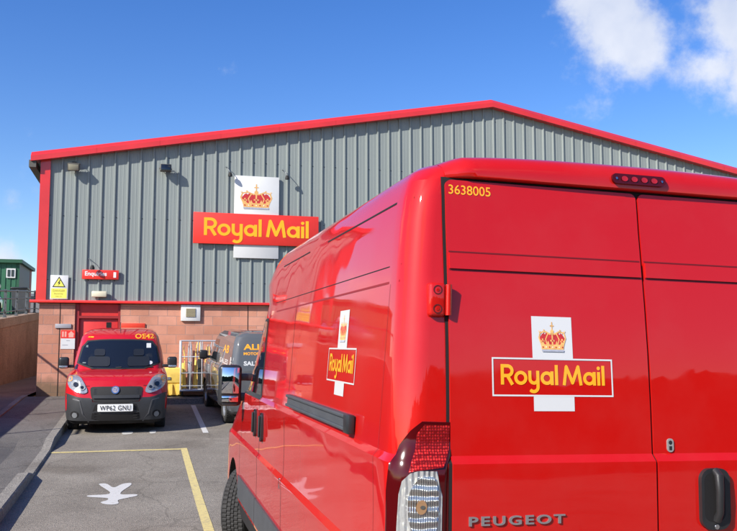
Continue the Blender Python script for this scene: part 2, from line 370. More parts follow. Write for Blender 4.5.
mb.add(vs, [(0,1,3,2), (2,3,5,4)]); tag(mb.build('pavement', M['pavement'], fix=False), kind='structure')

# painted markings
def mark(name, polys, m, dz=.004):
    mb = MB()
    for p in polys:
        bmv = [(a, b_, g(b_)+dz) for a, b_ in p]; mb.add(bmv, [tuple(range(len(p)))])
    o = mb.build(name, m, fix=False)
    for pl in o.data.polygons:
        if pl.normal.z < 0: pl.flip()
    return tag(o, kind='structure')
def strip_y(x0, x1, y0, y1, sx=0):
    ys = fr(y0, y1, .3); return [[(x0+sx*(a-y0), a), (x1+sx*(a-y0), a), (x1+sx*(b_-y0), b_), (x0+sx*(b_-y0), b_)] for a, b_ in zip(ys, ys[1:])]
mark('bay_marking', strip_y(.60, .70, 4.5, 13.83) + [[(-1.355, 13.73), (.598, 13.70), (.598, 13.80), (-1.355, 13.84)]], M['line_yellow'])
mark('bay_marking', strip_y(1.06, 1.16, 15.45, 19.6), M['line_white'])
PERS = [(-0.516, 11.166), (-0.415, 11.165), (-0.324, 10.828), (-0.224, 11.1), (-0.122, 11.141), (-0.108, 11.009), (-0.226, 10.603), (-0.236, 10.409), (-0.044, 10.403), (-0.028, 10.303), (-0.207, 10.157), (-0.256, 10.095), (-0.229, 9.91), (-0.3, 9.856), (-0.396, 9.914), (-0.444, 10.032), (-0.363, 10.121), (-0.354, 10.248), (-0.597, 10.361), (-0.614, 10.459), (-0.363, 10.458), (-0.346, 10.591), (-0.495, 11.055)]
def tri_marks(name, outline, m, dz=.004):
    n = len(outline); r = delaunay_2d_cdt([Vector(p) for p in outline], [(i, (i+1) % n) for i in range(n)], [], 1, 1e-5)
    mb = MB(); mb.add([(v.x, v.y, g(v.y)+dz) for v in r[0]], r[2]); o = mb.build(name, m, fix=False)
    for pl in o.data.polygons:
        if pl.normal.z < 0: pl.flip()
    return tag(o, kind='structure')
def smooth_outline(p, it=2):
    for _ in range(it):
        q = []
        for i in range(len(p)):
            a, b_ = p[i], p[(i+1) % len(p)]
            q += [(a[0]*.8+b_[0]*.2, a[1]*.8+b_[1]*.2), (a[0]*.2+b_[0]*.8, a[1]*.2+b_[1]*.8)]
        p = q
    return p
tri_marks('bay_marking', smooth_outline(PERS), M['line_white'])
tri_marks('bay_marking', smooth_outline([(-.353,15.85),(-.163,15.93),(-.158,15.57),(-.343,15.48)]), M['line_white'])
tri_marks('bay_marking', smooth_outline([(.119,15.88),(.244,15.98),(.24,15.6),(.135,15.52)]), M['line_white'])

# ------------------------------------------------------------------ decal tools
class RawPolys(list): pass
def union_tris(polys, grid=None):
    """overlay polygons and return their union as triangles"""
    if isinstance(polys, RawPolys):
        key = {}; vs = []; fs = []
        for p in polys:
            f = []
            for q in p:
                k = (round(q[0], 6), round(q[1], 6))
                if k not in key: key[k] = len(vs); vs.append(Vector(q))
                if key[k] not in f: f.append(key[k])
            if len(f) > 2: fs.append(tuple(f))
        return vs, fs
    vs = []; es = []; fs = []
    for p in polys:
        if sum(p[i-1][0]*p[i][1]-p[i][0]*p[i-1][1] for i in range(len(p))) < 0: p = p[::-1]
        b0 = len(vs); vs += [Vector(q) for q in p]; fs.append([b0+i for i in range(len(p))])
    if grid:
        xs, zs = grid
        x0 = min(v[0] for v in vs); x1 = max(v[0] for v in vs); z0 = min(v[1] for v in vs); z1 = max(v[1] for v in vs)
        for x in xs:
            if x0 <= x <= x1: b0 = len(vs); vs += [Vector((x, z0)), Vector((x, z1))]; es.append((b0, b0+1))
        for z in zs:
            if z0 <= z <= z1: b0 = len(vs); vs += [Vector((x0, z)), Vector((x1, z))]; es.append((b0, b0+1))
    r = delaunay_2d_cdt(vs, es, fs, 0, 1e-6)
    tris = [f for f, o in zip(r[2], r[5]) if o]
    used = sorted({i for f in tris for i in f}); mp = {k: i for i, k in enumerate(used)}
    return [r[0][k] for k in used], [tuple(mp[i] for i in f) for f in tris]

VIEWS = {'rear': (Vector((0, 1, 0)), lambda a, z: Vector((a, -6, z))),
         'front': (Vector((0, 1, 0)), lambda a, z: Vector((a, -6, z))),
         'left': (Vector((1, 0, 0)), lambda a, z: Vector((-6, a, z))),
         'right': (Vector((-1, 0, 0)), lambda a, z: Vector((6, a, z))),
         'top': (Vector((0, 0, -1)), lambda a, z: Vector((a, z, 9))),
         'corner': (Vector((1, 1, 0)).normalized(), lambda a, z: Vector((a*.70711-5, -a*.70711-5, z)))}
def grid_for(polys, s):
    xs = [q[0] for p in polys for q in p]; zs = [q[1] for p in polys for q in p]
    return (fr(min(xs), max(xs), s)[1:-1], fr(min(zs), max(zs), s)[1:-1])
def decal(name, polys, m, parent, bvh, view, off=.002, thick=0, grid=None, smooth=True, sharp=40, sink=0):
    if isinstance(grid, float): grid = grid_for(polys, grid)
    v2, tr = union_tris(polys, grid); d, org = VIEWS[view]
    pts = []; ok = []
    for v in v2:
        o = org(v.x, v.y); hit = bvh.ray_cast(o, d)
        if hit[0] is None:
            # pull towards the body centre line slightly
            for k in (.99, .97, .94, .9):
                o2 = org(v.x*k, v.y); hit = bvh.ray_cast(o2, d)
                if hit[0] is not None: break
        ok.append(hit[0] is not None); pts.append((hit[0] if hit[0] is not None else Vector((0, 0, 0))) - d*off)
    tr = [t for t in tr if all(ok[i] for i in t)]
    bm = bmesh.new(); bv = [bm.verts.new(p) for p in pts]
    for t in tr:
        try: f = bm.faces.new([bv[i] for i in t])
        except ValueError: continue
        f.normal_update()
        if f.normal.dot(d) > 0: f.normal_flip()
        f.smooth = smooth
    for v in [v for v in bm.verts if not v.link_faces]: bm.verts.remove(v)
    if thick:
        be = [e for e in bm.edges if len(e.link_faces) == 1]; nv = {}
        for e in be:
            for v in e.verts:
                if v not in nv: nv[v] = bm.verts.new(v.co + d*thick)
        for e in be:
            a, b_ = e.verts; f0 = e.link_faces[0]
            f = bm.faces.new((a, b_, nv[b_], nv[a])); f.smooth = False
            f.normal_update()
            c = f0.calc_center_median(); mid = (a.co+b_.co)/2
            if f.normal.dot(c-mid) > 0: f.normal_flip()
    me = bpy.data.meshes.new(name); bm.to_mesh(me); bm.free(); me.materials.append(m)
    if smooth: me.set_sharp_from_angle(angle=R(sharp))
    return link(name, me, parent)

def stroke(pts, w, closed=False, joints=True):
    out = []; pts = [Vector(p) for p in pts]; n = len(pts)
    for i in range(n if closed else n-1):
        a, b_ = pts[i], pts[(i+1) % n]; d = (b_-a)
        if d.length < 1e-9: continue
        d.normalize(); p = Vector((-d.y, d.x))*w/2
        out.append([tuple(a+p), tuple(a-p), tuple(b_-p), tuple(b_+p)])
    if joints:
        for i in (range(n) if closed else range(1, n-1)):
            out.append([(pts[i].x+w/2*math.cos(k*math.pi/4+.2), pts[i].y+w/2*math.sin(k*math.pi/4+.2)) for k in range(8)])
    return out
def arc(cx, cy, r, a0, a1, n=10, ry=None):
    return [(cx+r*math.cos(R(a0+(a1-a0)*i/n)), cy+(ry or r)*math.sin(R(a0+(a1-a0)*i/n))) for i in range(n+1)]
def rect(x0, x1, z0, z1): return [(x0, z0), (x1, z0), (x1, z1), (x0, z1)]
def rrect(x0, x1, z0, z1, r, n=5):
    return arc(x1-r, z1-r, r, 0, 90, n) + arc(x0+r, z1-r, r, 90, 180, n) + arc(x0+r, z0+r, r, 180, 270, n) + arc(x1-r, z0+r, r, 270, 360, n)
def disc(x, z, r, n=16, rz=None): return arc(x, z, r, 0, 360-360/n, n-1, rz)
def xf(polys, ox, oz, sx, sz=None):
    sz = sz or abs(sx); r = [[(ox+p[0]*sx, oz+p[1]*sz) for p in q] for q in polys]
    return RawPolys(r) if isinstance(polys, RawPolys) else r

# geometric letters; cap height 1, x-height .72
def L_words():
    w = .165; out = []; x = 0
    def st(pts, closed=False, ww=w): return stroke([(x+p[0], p[1]) for p in pts], ww, closed)
    # R
    out += st([(.08, 0), (.08, 1)]); out += st([(0.0, .92), (.33, .92)] + [(a, b_) for a, b_ in arc(.35, .68, .24, 80, -80, 9)] + [(.30, .44), (.08, .44)]); out += st([(.34, .44), (.60, 0)]); x += .70
    out += st(arc(.34, .34, .265, 0, 340, 17), True); x += .74     # o
    out += st([(.08, .70), (.08, .33)] + arc(.29, .30, .21, 180, 360, 9) + [(.50, .70)]); out += st([(.50, .70), (.50, -.10)] + arc(.27, -.10, .23, 0, -140, 9)); x += .66    # y
    out += st(arc(.32, .34, .255, 0, 340, 17), True); out += st([(.60, 0), (.60, .68)]); x += .76   # a
    out += st([(.08, 0), (.08, 1)]); x += .36       # l
    x += .06
    out += st([(.06, 0), (.20, .93), (.52, .12), (.84, .93), (.98, 0)]); x += 1.12    # M
    out += st(arc(.32, .34, .255, 0, 340, 17), True); out += st([(.60, 0), (.60, .68)]); x += .76   # a
    out += st([(.08, 0), (.08, .68)]); out.append(disc(x+.08, .87, .095, 10)); x += .25   # i
    out += st([(.08, 0), (.08, 1)]); x += .16
    return out, x
WORDS, WORDS_W = L_words()

def crown():
    """layers (material, polys) in a unit box: width 1, height ~.92, centre x=0, base z=0"""
    lay = []
    lay.append(('crown_red', [[(-.42, .20), (.42, .20), (.46, .42), (.36, .56), (.12, .58), (0, .50), (-.12, .58), (-.36, .56), (-.46, .42)]]))
    gold = [[(-.40, .06), (.40, .06), (.43, .22), (-.43, .22)]]
    for s in (-1, 1):
        gold += stroke([(s*.40, .2), (s*.49, .42), (s*.44, .58), (s*.26, .62), (s*.08, .54), (0, .58)], .045)
        gold += stroke([(s*.20, .2), (s*.25, .38), (s*.16, .55), (0, .56)], .035)
        gold += stroke([(s*.36, .22), (s*.36, .40)], .05) + stroke([(s*.29, .32), (s*.43, .32)], .045)
        gold += [disc(s*.47, .62, .03, 8), disc(s*.30, .66, .026, 8)]
        gold += [[(s*.10, .20), (s*.22, .20), (s*.16, .34)], [(s*.44, .2), (s*.28, .2), (s*.36, .36)]]
    gold += stroke([(0, .2), (0, .58)], .05) + stroke([(-.08, .34), (.08, .34)], .05)
    gold += [disc(0, .62, .065, 12)] + stroke([(0, .62), (0, .92)], .035) + stroke([(-.07, .80), (.07, .80)], .035)
    lay.append(('gold', gold))
    pe = [disc(t*.1, .50+.06*abs(t)*.3, .018, 6) for t in (-3.6, -2.7, 2.7, 3.6)] + [disc(t*.12, .14, .022, 6) for t in (-2, 0, 2)] + [disc(s*.47, .62, .016, 6) for s in (-1, 1)]
    lay.append(('pearl', pe))
    lay.append(('crown_red', [disc(t*.12, .14, .026, 8) for t in (-3, -1, 1, 3)] + [disc(0, .34, .03, 8), disc(-.36, .32, .026, 8), disc(.36, .32, .026, 8)]))
    lay.append(('crown_grey', [[(-.40, 0), (.40, 0), (.41, .065), (-.41, .065)]]))
    return lay
CROWN = crown()

def text_mesh(txt, size=1, bold=0., xs=1., ext=0., space=1.):
    cu = bpy.data.curves.new('lettering', 'FONT'); cu.body = txt; cu.size = size; cu.offset = bold; cu.extrude = ext; cu.space_character = space; cu.resolution_u = 4
    o = bpy.data.objects.new('lettering', cu); COL.objects.link(o); bpy.context.view_layer.update()
    dg = bpy.context.evaluated_depsgraph_get(); me = bpy.data.meshes.new_from_object(o.evaluated_get(dg)); bpy.data.objects.remove(o)
    for v in me.vertices: v.co.x *= xs
    return me
def text_polys(txt, w, h, bold=.0, space=1.):
    """text fitted into w x h, origin lower left of ink"""
    me = text_mesh(txt, 1, bold, space=space); x = [v.co.x for v in me.vertices]; y_ = [v.co.y for v in me.vertices]
    x0, x1, y0, y1 = min(x), max(x), min(y_), max(y_)
    P = [[((me.vertices[i].co.x-x0)/(x1-x0)*w, (me.vertices[i].co.y-y0)/(y1-y0)*h) for i in f.vertices] for f in me.polygons]
    bpy.data.meshes.remove(me); return RawPolys(P)

def flat_text(name, polys, m, parent, yy, thick=.004):
    """polys in x,z facing -Y at depth yy"""
    v2, tr = union_tris(polys); mb = MB()
    bm = bmesh.new(); bv = [bm.verts.new((v.x, yy-thick, v.y)) for v in v2]
    for t in tr:
        f = bm.faces.new([bv[i] for i in t]); f.normal_update()
        if f.normal.y > 0: f.normal_flip()
    be = [e for e in bm.edges if len(e.link_faces) == 1]; nv = {}
    for e in be:
        for v in e.verts:
            if v not in nv: nv[v] = bm.verts.new((v.co.x, yy, v.co.z))
    for e in be: bm.faces.new((e.verts[0], e.verts[1], nv[e.verts[1]], nv[e.verts[0]]))
    me = bpy.data.meshes.new(name); bm.to_mesh(me); bm.free(); me.materials.append(m)
    return link(name, me, parent)

# ------------------------------------------------------------------ the warehouse
YF = 21.0; XL, XR, XA = -2.5, 20.82, 9.16
ZE, ZA = 6.25, 8.42
def roofz(x): return ZA - (ZA-ZE)*abs(x-XA)/(XA+2.5)
wh = tag(empty('warehouse', (0, 0, 0)), 'grey ribbed warehouse with red gable edge above a pink block wall', 'building')
# cladding: real ribs
mb = MB(); prof = []; x = XL+.03; P_ = .3045
x = -2.29 - 0.06
xs = []
while x < XR:
    xs += [(x, 0), (x+.010, -.033), (x+.043, -.033), (x+.057, 0), (x+.130, 0), (x+.136, -.002), (x+.150, -.002), (x+.156, 0), (x+.215, 0), (x+.221, -.002), (x+.235, -.002), (x+.241, 0)]
    x += P_
zlo = 2.86
vs = []; fs = []
for i, (a, d) in enumerate(xs): vs += [(a, YF+d, zlo), (a, YF+d, roofz(a)-.02)]
for i in range(len(xs)-1): fs.append((2*i, 2*i+2, 2*i+3, 2*i+1))
mb.add(vs, fs)
mb.build('cladding', M['cladding'], wh)
mb = MB()
xx = -2.29
k = 0
while xx < XR:
    for zz in [3.35+1.55*j for j in range(4)]:
        if zz < roofz(xx)-.3:
            mb.lathe([(-.006, .0), (-.006, .011), (.002, .013)], 'y', (xx+.03, YF-.002, zz), 6, 0, False)
    xx += P_
tag(mb.build('fixing_screws', M['rubber'], wh, fix=False), kind='stuff')
# body behind
mb = MB(); Yb = 46
mb.add([(XL, Yb, 0), (XR, Yb, 0), (XR, Yb, ZE), (XA, Yb, ZA), (XL, Yb, ZE)], [(0,1,2,3,4)])
mb.add([(XL, YF+.02, 2.8), (XL, Yb, 2.8), (XL, Yb, ZE), (XL, YF+.02, ZE)], [(0,1,2,3)])
mb.add([(XR, YF+.02, 2.8), (XR, Yb, 2.8), (XR, Yb, ZE), (XR, YF+.02, ZE)], [(0,1,2,3)])
mb.build('side_wall', M['cladding'], wh, fix=False)
mb = MB()
for s, xe in ((-1, XL-.22), (1, XR+.22)):
    ze = roofz(xe)
    mb.add([(XA, YF-.10, ZA+.10), (xe, YF-.10, ze+.10), (xe, Yb, ze+.10), (XA, Yb, ZA+.10)], [(0,1,2,3)])
    mb.add([(XA, YF-.10, ZA+.04), (xe, YF-.10, ze+.04), (xe, Yb, ze+.04), (XA, Yb, ZA+.04)], [(3,2,1,0)])
mb.build('roof', M['roof_grey'], wh, fix=False)
# red verge trim following the gable
mb = MB()
for s, xe in ((-1, XL-.22), (1, XR+.22)):
    ze = roofz(xe)
    n = 8
    for i in range(n):
        xa = XA+(xe-XA)*i/n; xb = XA+(xe-XA)*(i+1)/n - s*(-.004 if i < n-1 else 0)
        za, zb = roofz(xa), roofz(xb)
        y0 = YF-.20; y1 = YF+.16
        A = [(xa, y0, za-.05), (xa, y0, za+.075), (xa, y0+.12, za+.185), (xa, y1, za+.20), (xa, y1, za-.05)]; B = [(xb, y0, zb-.05), (xb, y0, zb+.075), (xb, y0+.12, zb+.185), (xb, y1, zb+.20), (xb, y1, zb-.05)]
        mb.add(A+B, [(0,1,6,5), (1,2,7,6), (2,3,8,7), (3,4,9,8), (4,0,5,9), (0,4,3,2,1), (5,6,7,8,9)])
mb.build('verge_trim', M['trim_red'], wh)
box('gutter', XL-.26, XL-.1, YF-.16, Yb, 6.02, 6.19, M['flood_body'], wh)
box('corner_trim', XL-.01, -2.285, YF-.05, YF+.2, 2.86, roofz(-2.5)-.02, M['trim_red'], wh)
box('sill_trim', XL-.14, XR+.1, YF-.085, YF+.14, 2.80, 2.865, M['trim_red'], wh, .006)
# block wall with a door opening
DX0, DX1 = -1.62, -.585
mb = MB()
mb.box(-2.43, DX0-.004, YF+.03, YF+.25, .3, 2.79); mb.box(DX1+.004, XR, YF+.03, YF+.25, .3, 2.79)
mb.box(-2.43, -2.23, YF+.251, Yb, .3, 2.79); mb.build('block_wall', M['block'], wh)
for x in (-1.96, 2.50, 8.6, 14.7): box('movement_joint', x-.008, x+.008, YF+.025, YF+.05, .5, 2.79, M['gap'], wh)
dr = MB(); dr.box(DX0, DX0+.09, YF+.06, YF+.2, .5, 2.79); dr.box(DX1-.05, DX1, YF+.06, YF+.2, .5, 2.79); dr.box(DX0+.09, DX1-.05, YF+.06, YF+.2, 2.44, 2.50)
d_ = MB(); d_.bevbox(DX0+.095, DX1-.055, YF+.12, YF+.17, .6, 2.435, .004); door = d_.build('door', M['door_red'], wh)
dr.build('door_frame', mat('door_frame_red', (.30, .02, .02), .5), door)
box('transom_panel', DX0+.092, DX1-.052, YF+.09, YF+.15, 2.503, 2.79, M['door_red'], door)
box('door_window', -.905, -.795, YF+.112, YF+.125, 2.205, 2.35, M['gap'], door)
mb = MB(); mb.tube([(-1.42, YF+.08, 1.55), (-1.42, YF+.08, 1.75)], .014); mb.tube([(-1.42, YF+.12, 1.55), (-1.42, YF+.08, 1.55)], .012); mb.build('handle', M['galv'], door)
# vent grille box in the block wall
vt = MB(); vt.bevbox(.85, 1.32, YF-.03, YF+.04, 2.39, 2.79-.004, .008); vo = vt.build('wall_vent', M['white'], wh)
box('vent_grille', .97, 1.20, YF-.042, YF-.028, 2.49, 2.70, M['grille_tan'], vo)
mb = MB()
for k in range(6): mb.box(.975, 1.195, YF-.052, YF-.041, 2.50+k*.034, 2.512+k*.034, 0, None)
mb.build('vent_slats', M['grille_tan'], vo)

# ------------------------------------------------------------------ signs and lights on the wall
sg = tag(empty('company_sign', (2.68, YF-.1, 4.0)), 'large white and red crown sign with yellow letters on the grey cladding', 'sign')
def rel(o, root): o.parent = root; o.location = Vector(o.location)-root.location; return o
def pbox(name, *a, parent=None, **k):
    o = box(name, *a, **k); o.parent = parent; o.location = -parent.location; return o
def shift(o, root): o.parent = root; o.location = -root.location; return o
w_ = shift(box('white_panel', 2.108, 3.245, YF-.075, YF-.036, 3.985, 6.09, M['white'], None, .006), sg)
r_ = shift(box('red_board', 1.10, 4.275, YF-.118, YF-.0785, 4.32, 5.105, M['sign_red'], None, .008), sg)
sc = .445
o = flat_text('lettering', xf(WORDS, 1.10+(3.175-WORDS_W*sc*1.07)/2, 4.53, sc*1.07, sc), M['orange'], None, YF-.1182, .005); shift(o, sg)
for i, (mn, polys) in enumerate(CROWN):
    o = flat_text('crown', xf(polys, 2.66, 5.24, .80, .70), M[mn], None, YF-.0752-.0015*i, .0015); shift(o, sg)
for x in (1.5, 3.9): shift(box('bracket', x-.03, x+.03, YF-.079, YF-.030, 4.45, 4.95, M['galv']), sg)

def floodlight(x, z, label, tilt, glassm):
    f = tag(empty('floodlight', (x, YF, z)), label, 'floodlight', 'floodlights on the grey cladding')
    mb = MB(); Mx = Matrix.Rotation(tilt, 4, 'X')
    mb.bevbox(-.135, .135, -.25, -.13, -.09, .09, .015, M=Mx); b_ = mb.build('lamp_body', M['flood_body'], f)
    mb = MB(); mb.bevbox(-.115, .115, -.262, -.248, -.07, .07, .004, M=Mx); mb.build('lamp_glass', glassm, b_)
    mb = MB()
    for k in range(5): mb.box(-.12+k*.055, -.11+k*.055, -.13, -.10, -.07, .07, 0, Mx)
    mb.build('cooling_fins', M['flood_body'], b_)
    mb = MB(); mb.tube([(-.145, -.18, .0), (-.145, -.04, .05), (.145, -.04, .05), (.145, -.18, 0)], .010); mb.box(-.05, .05, -.045, .0, .0, .1)
    mb.build('bracket', M['flood_body'], f)
floodlight(-1.75, 6.13, 'olive floodlight high on the cladding nearest the left corner', .35, M['flood_glass'])
floodlight(.40, 6.13, 'black floodlight high on the cladding above the red board corner', -.15, M['glass'])

def swan(x, z, label, dx, drop):
    f = tag(empty('sign_light', (x, YF, z)), label, 'lamp', 'small swan neck lights over the signs')
    mb = MB(); mb.tube([(-.10, 0, .26), (-.08, -.10, .24), (-.03, -.19, .14), (0, -.20, .06)], .009, 6); mb.build('arm', M['railing'], f)
    mb = MB(); mb.lathe([(0, .005), (0, .032), (-.05, .05), (-.10, .055), (-.10, .03)], 'z', (0, -.20, .08), 12); mb.build('lamp_head', M['rubber'], f)
swan(1.98, 6.05, 'small black lamp on an arm left of the crown panel', .2, .2)
swan(3.43, 6.05, 'small black lamp on an arm right of the crown panel', .2, .2)
swan(-1.25, 3.62, 'small black lamp on an arm over the enquiries sign', .2, .2)

es = tag(empty('enquiries_sign', (-1.07, YF-.1, 3.37)), 'small orange red enquiries sign with white letters above the door', 'sign')
shift(box('board', -1.485, -.645, YF-.09, YF-.035, 3.375, 3.60, M['sign_red'], None, .005), es)
shift(flat_text('lettering', xf(text_polys('Enquiries', .50, .135, .022), -1.42, 3.425, 1, 1), M['white_letter'], None, YF-.0902, .004), es)
shift(flat_text('arrow_mark', [rect(-.765, -.705, 3.42, 3.55)], M['white_letter'], None, YF-.0902, .004), es)
cl = tag(box('wall_lamp', -1.25, -.91, YF-.15, YF-.034, 2.945, 3.085, M['cream'], None, .02), 'cream rectangular bulkhead lamp above the red door', 'lamp')

ds = tag(empty('danger_sign', (-2.0, YF-.06, 2.88)), 'white and yellow electricity warning sign at the left wall corner', 'sign')
shift(box('board', -2.195, -1.795, YF-.062, YF-.036, 2.885, 3.455, M['white'], None, .002), ds)
shift(flat_text('triangle_border', [[(-2.15, 3.17), (-1.85, 3.17), (-2.0, 3.425)]], M['text_black'], None, YF-.0622, .001), ds)
shift(flat_text('triangle', [[(-2.117, 3.19), (-1.883, 3.19), (-2.0, 3.388)]], M['sign_yellow'], None, YF-.0634, .001), ds)
shift(flat_text('bolt_symbol', [[(-1.985, 3.34), (-2.03, 3.26), (-2.0, 3.26), (-2.02, 3.20), (-1.965, 3.28), (-1.995, 3.28), (-1.965, 3.34)]], M['text_black'], None, YF-.0646, .001), ds)
shift(flat_text('yellow_panel', [rect(-2.17, -1.82, 2.905, 3.14)], M['sign_yellow'], None, YF-.0622, .001), ds)
olive = mat('olive_text', (.42, .33, .05), .5)
for tx, a_, b_, x_, z_ in (('DANGER', .27, .05, -2.13, 3.06), ('Electricity', .20, .04, -2.1, 2.99), ('keep out', .14, .03, -2.07, 2.935)): shift(flat_text('lettering', xf(text_polys(tx, a_, b_, .012), x_, z_, 1, 1), olive, None, YF-.0634, .001), ds)

gp = tag(box('name_plate', -2.06, -1.70, YF+.002, YF+.031, 2.20, 2.30, M['sign_grey'], None, .003), 'thin grey plate on the pink blocks left of the door', 'sign')
nt_ = tag(empty('notice', (-1.76, YF, 1.70)), 'white notice with red top and house symbol beside the door', 'sign')
YN = YF+.022
shift(box('sheet', -1.925, -1.605, YN, YF+.031, 1.705, 1.955, M['white']), nt_)
shift(box('red_sheet', -1.925, -1.605, YN, YF+.031, 1.958, 2.15, M['sign_red']), nt_)
shift(flat_text('symbol', [rect(-1.90, -1.86, 1.99, 2.12), rect(-1.84, -1.80, 1.99, 2.12), rect(-1.75, -1.64, 1.98, 2.06), [(-1.77, 2.055), (-1.62, 2.055), (-1.695, 2.13)]], mat('pale_red', (.75, .35, .28), .5), None, YN-.0002, .001), nt_)
shift(flat_text('lettering', [rect(-1.80, -1.72, 1.895, 1.91), rect(-1.89, -1.76, 1.79, 1.805)], M['sign_grey'], None, YN-.0002, .001), nt_)
tag(box('red_panel', -.555, 0.0, YF+.0, YF+.031, 2.205, 2.325, mat('panel_red', (.72, .05, .02), .5), None, .003), 'plain red rectangular panel on the blocks right of the door', 'sign')
mb = MB(); mb.tube([(-.2, 0, 0), (-.2, -.02, .0)], .006)

# ------------------------------------------------------------------ vehicle body builder
def outline(l, NS=44):
    z, w, y0, y1 = l['z'], l['w'], l['y0'], l['y1']
    r0x, r0y, r1x, r1y = l.get('r0x', .1), l.get('r0y', .1), l.get('r1x', .2), l.get('r1y', .2)
    b0, b1 = l.get('b0', 0), l.get('b1', 0); e0 = l.get('e0', 1.); half = []
    def q(x, b): return b*(x/w)**2
    NA, NC = 10, 9
    for k in range(NA+1):
        x = (w-r0x)*k/NA; half.append((x, y0+q(x, b0)))
    yb = q(w-r0x, b0)
    for k in range(1, NC+1):
        t = math.pi/2*k/NC; half.append((w-r0x+r0x*math.sin(t), y0+yb+r0y*(1-math.cos(t))))
    ys, ye = y0+yb+r0y, y1-q(w-r1x, b1)-r1y
    for k in range(1, NS+1): half.append((w, ys+(ye-ys)*k/NS))
    for k in range(1, NC+1):
        t = math.pi/2*k/NC; half.append((w-r1x+r1x*math.cos(t), ye+r1y*math.sin(t)))
    for k in range(NA-1, -1, -1):
        x = (w-r1x)*k/NA; half.append((x, y1-q(x, b1)))
    full = half + [(-x, y) for x, y in half[-2:0:-1]]
    return [(x, y, z) for x, y in full]
def body_mesh(levels, keys):
    ls = []
    for row in levels: ls.append(dict(zip(keys, row)))
    rings = [outline(l) for l in ls]; n = len(rings[0]); vs = [p for r_ in rings for p in r_]; fs = []
    for i in range(len(rings)-1):
        for k in range(n): fs.append((i*n+k, i*n+(k+1) % n, (i+1)*n+(k+1) % n, (i+1)*n+k))
    fs.append(tuple(range(n))[::-1]); fs.append(tuple((len(rings)-1)*n+k for k in range(n)))
    return vs, fs
def make_body(name, levels, keys, m, parent, arches, wid, arch_r, dark_z=.30):
    vs, fs = body_mesh(levels, keys)
    bvh = BVHTree.FromPolygons([Vector(v) for v in vs], fs)
    me = bpy.data.meshes.new(name); me.from_pydata(vs, [], fs); me.materials.append(m); me.materials.append(M['gap'])
    bm = bmesh.new(); bm.from_mesh(me); bmesh.ops.recalc_face_normals(bm, faces=bm.faces[:]); bm.to_mesh(me); bm.free()
    o = link(name, me)
    cut = []
    for (ya, za) in arches:
        for s in (-1, 1):
            mb = MB(); x0, x1 = sorted((s*(wid-.36), s*(wid+.2)))
            mb.lathe([(x0, .0001), (x0, arch_r), (x1, arch_r), (x1, .0001)], 'x', (0, ya, za), 40, 0, False)
            mb.box(x0+.002, x1-.002, ya-arch_r+.004, ya+arch_r-.004, -.3, za)
            # union by two modifiers: cylinder and box separately
            c1 = MB(); c1.lathe([(x0, .0), (x0, arch_r), (x1, arch_r), (x1, .0)], 'x', (0, ya, za), 40, 0, False)
            bmc = bmesh.new(); r = bmesh.ops.create_cone(bmc, cap_ends=True, segments=48, radius1=arch_r, radius2=arch_r, depth=x1-x0)
            bmesh.ops.transform(bmc, matrix=Matrix.Translation(((x0+x1)/2, ya, za)) @ Matrix.Rotation(R(90), 4, 'Y'), verts=bmc.verts)
            mc = bpy.data.meshes.new('c'); bmc.to_mesh(mc); bmc.free(); oc = link('c', mc); cut.append(oc)
            md = o.modifiers.new('b', 'BOOLEAN'); md.object = oc; md.operation = 'DIFFERENCE'; md.solver = 'EXACT'
    bpy.context.view_layer.update(); dg = bpy.context.evaluated_depsgraph_get()
    me2 = bpy.data.meshes.new_from_object(o.evaluated_get(dg)); o.modifiers.clear(); o.data = me2
    for c in cut: bpy.data.objects.remove(c)
    for p in me2.polygons:
        c = p.center; p.use_smooth = True
        if c.z < dark_z: p.material_index = 1
        for (ya, za) in arches:
            if math.hypot(c.y-ya, c.z-za) < arch_r+.003 and abs(c.x) < wid-.004 and abs(c.x) > wid-.37 and (abs(math.hypot(c.y-ya, c.z-za)-arch_r) < .02 or abs(abs(c.x)-(wid-.36)) < .01): p.material_index = 1; p.use_smooth = False
    me2.set_sharp_from_angle(angle=R(24)); o.parent = parent
    return o, bvh

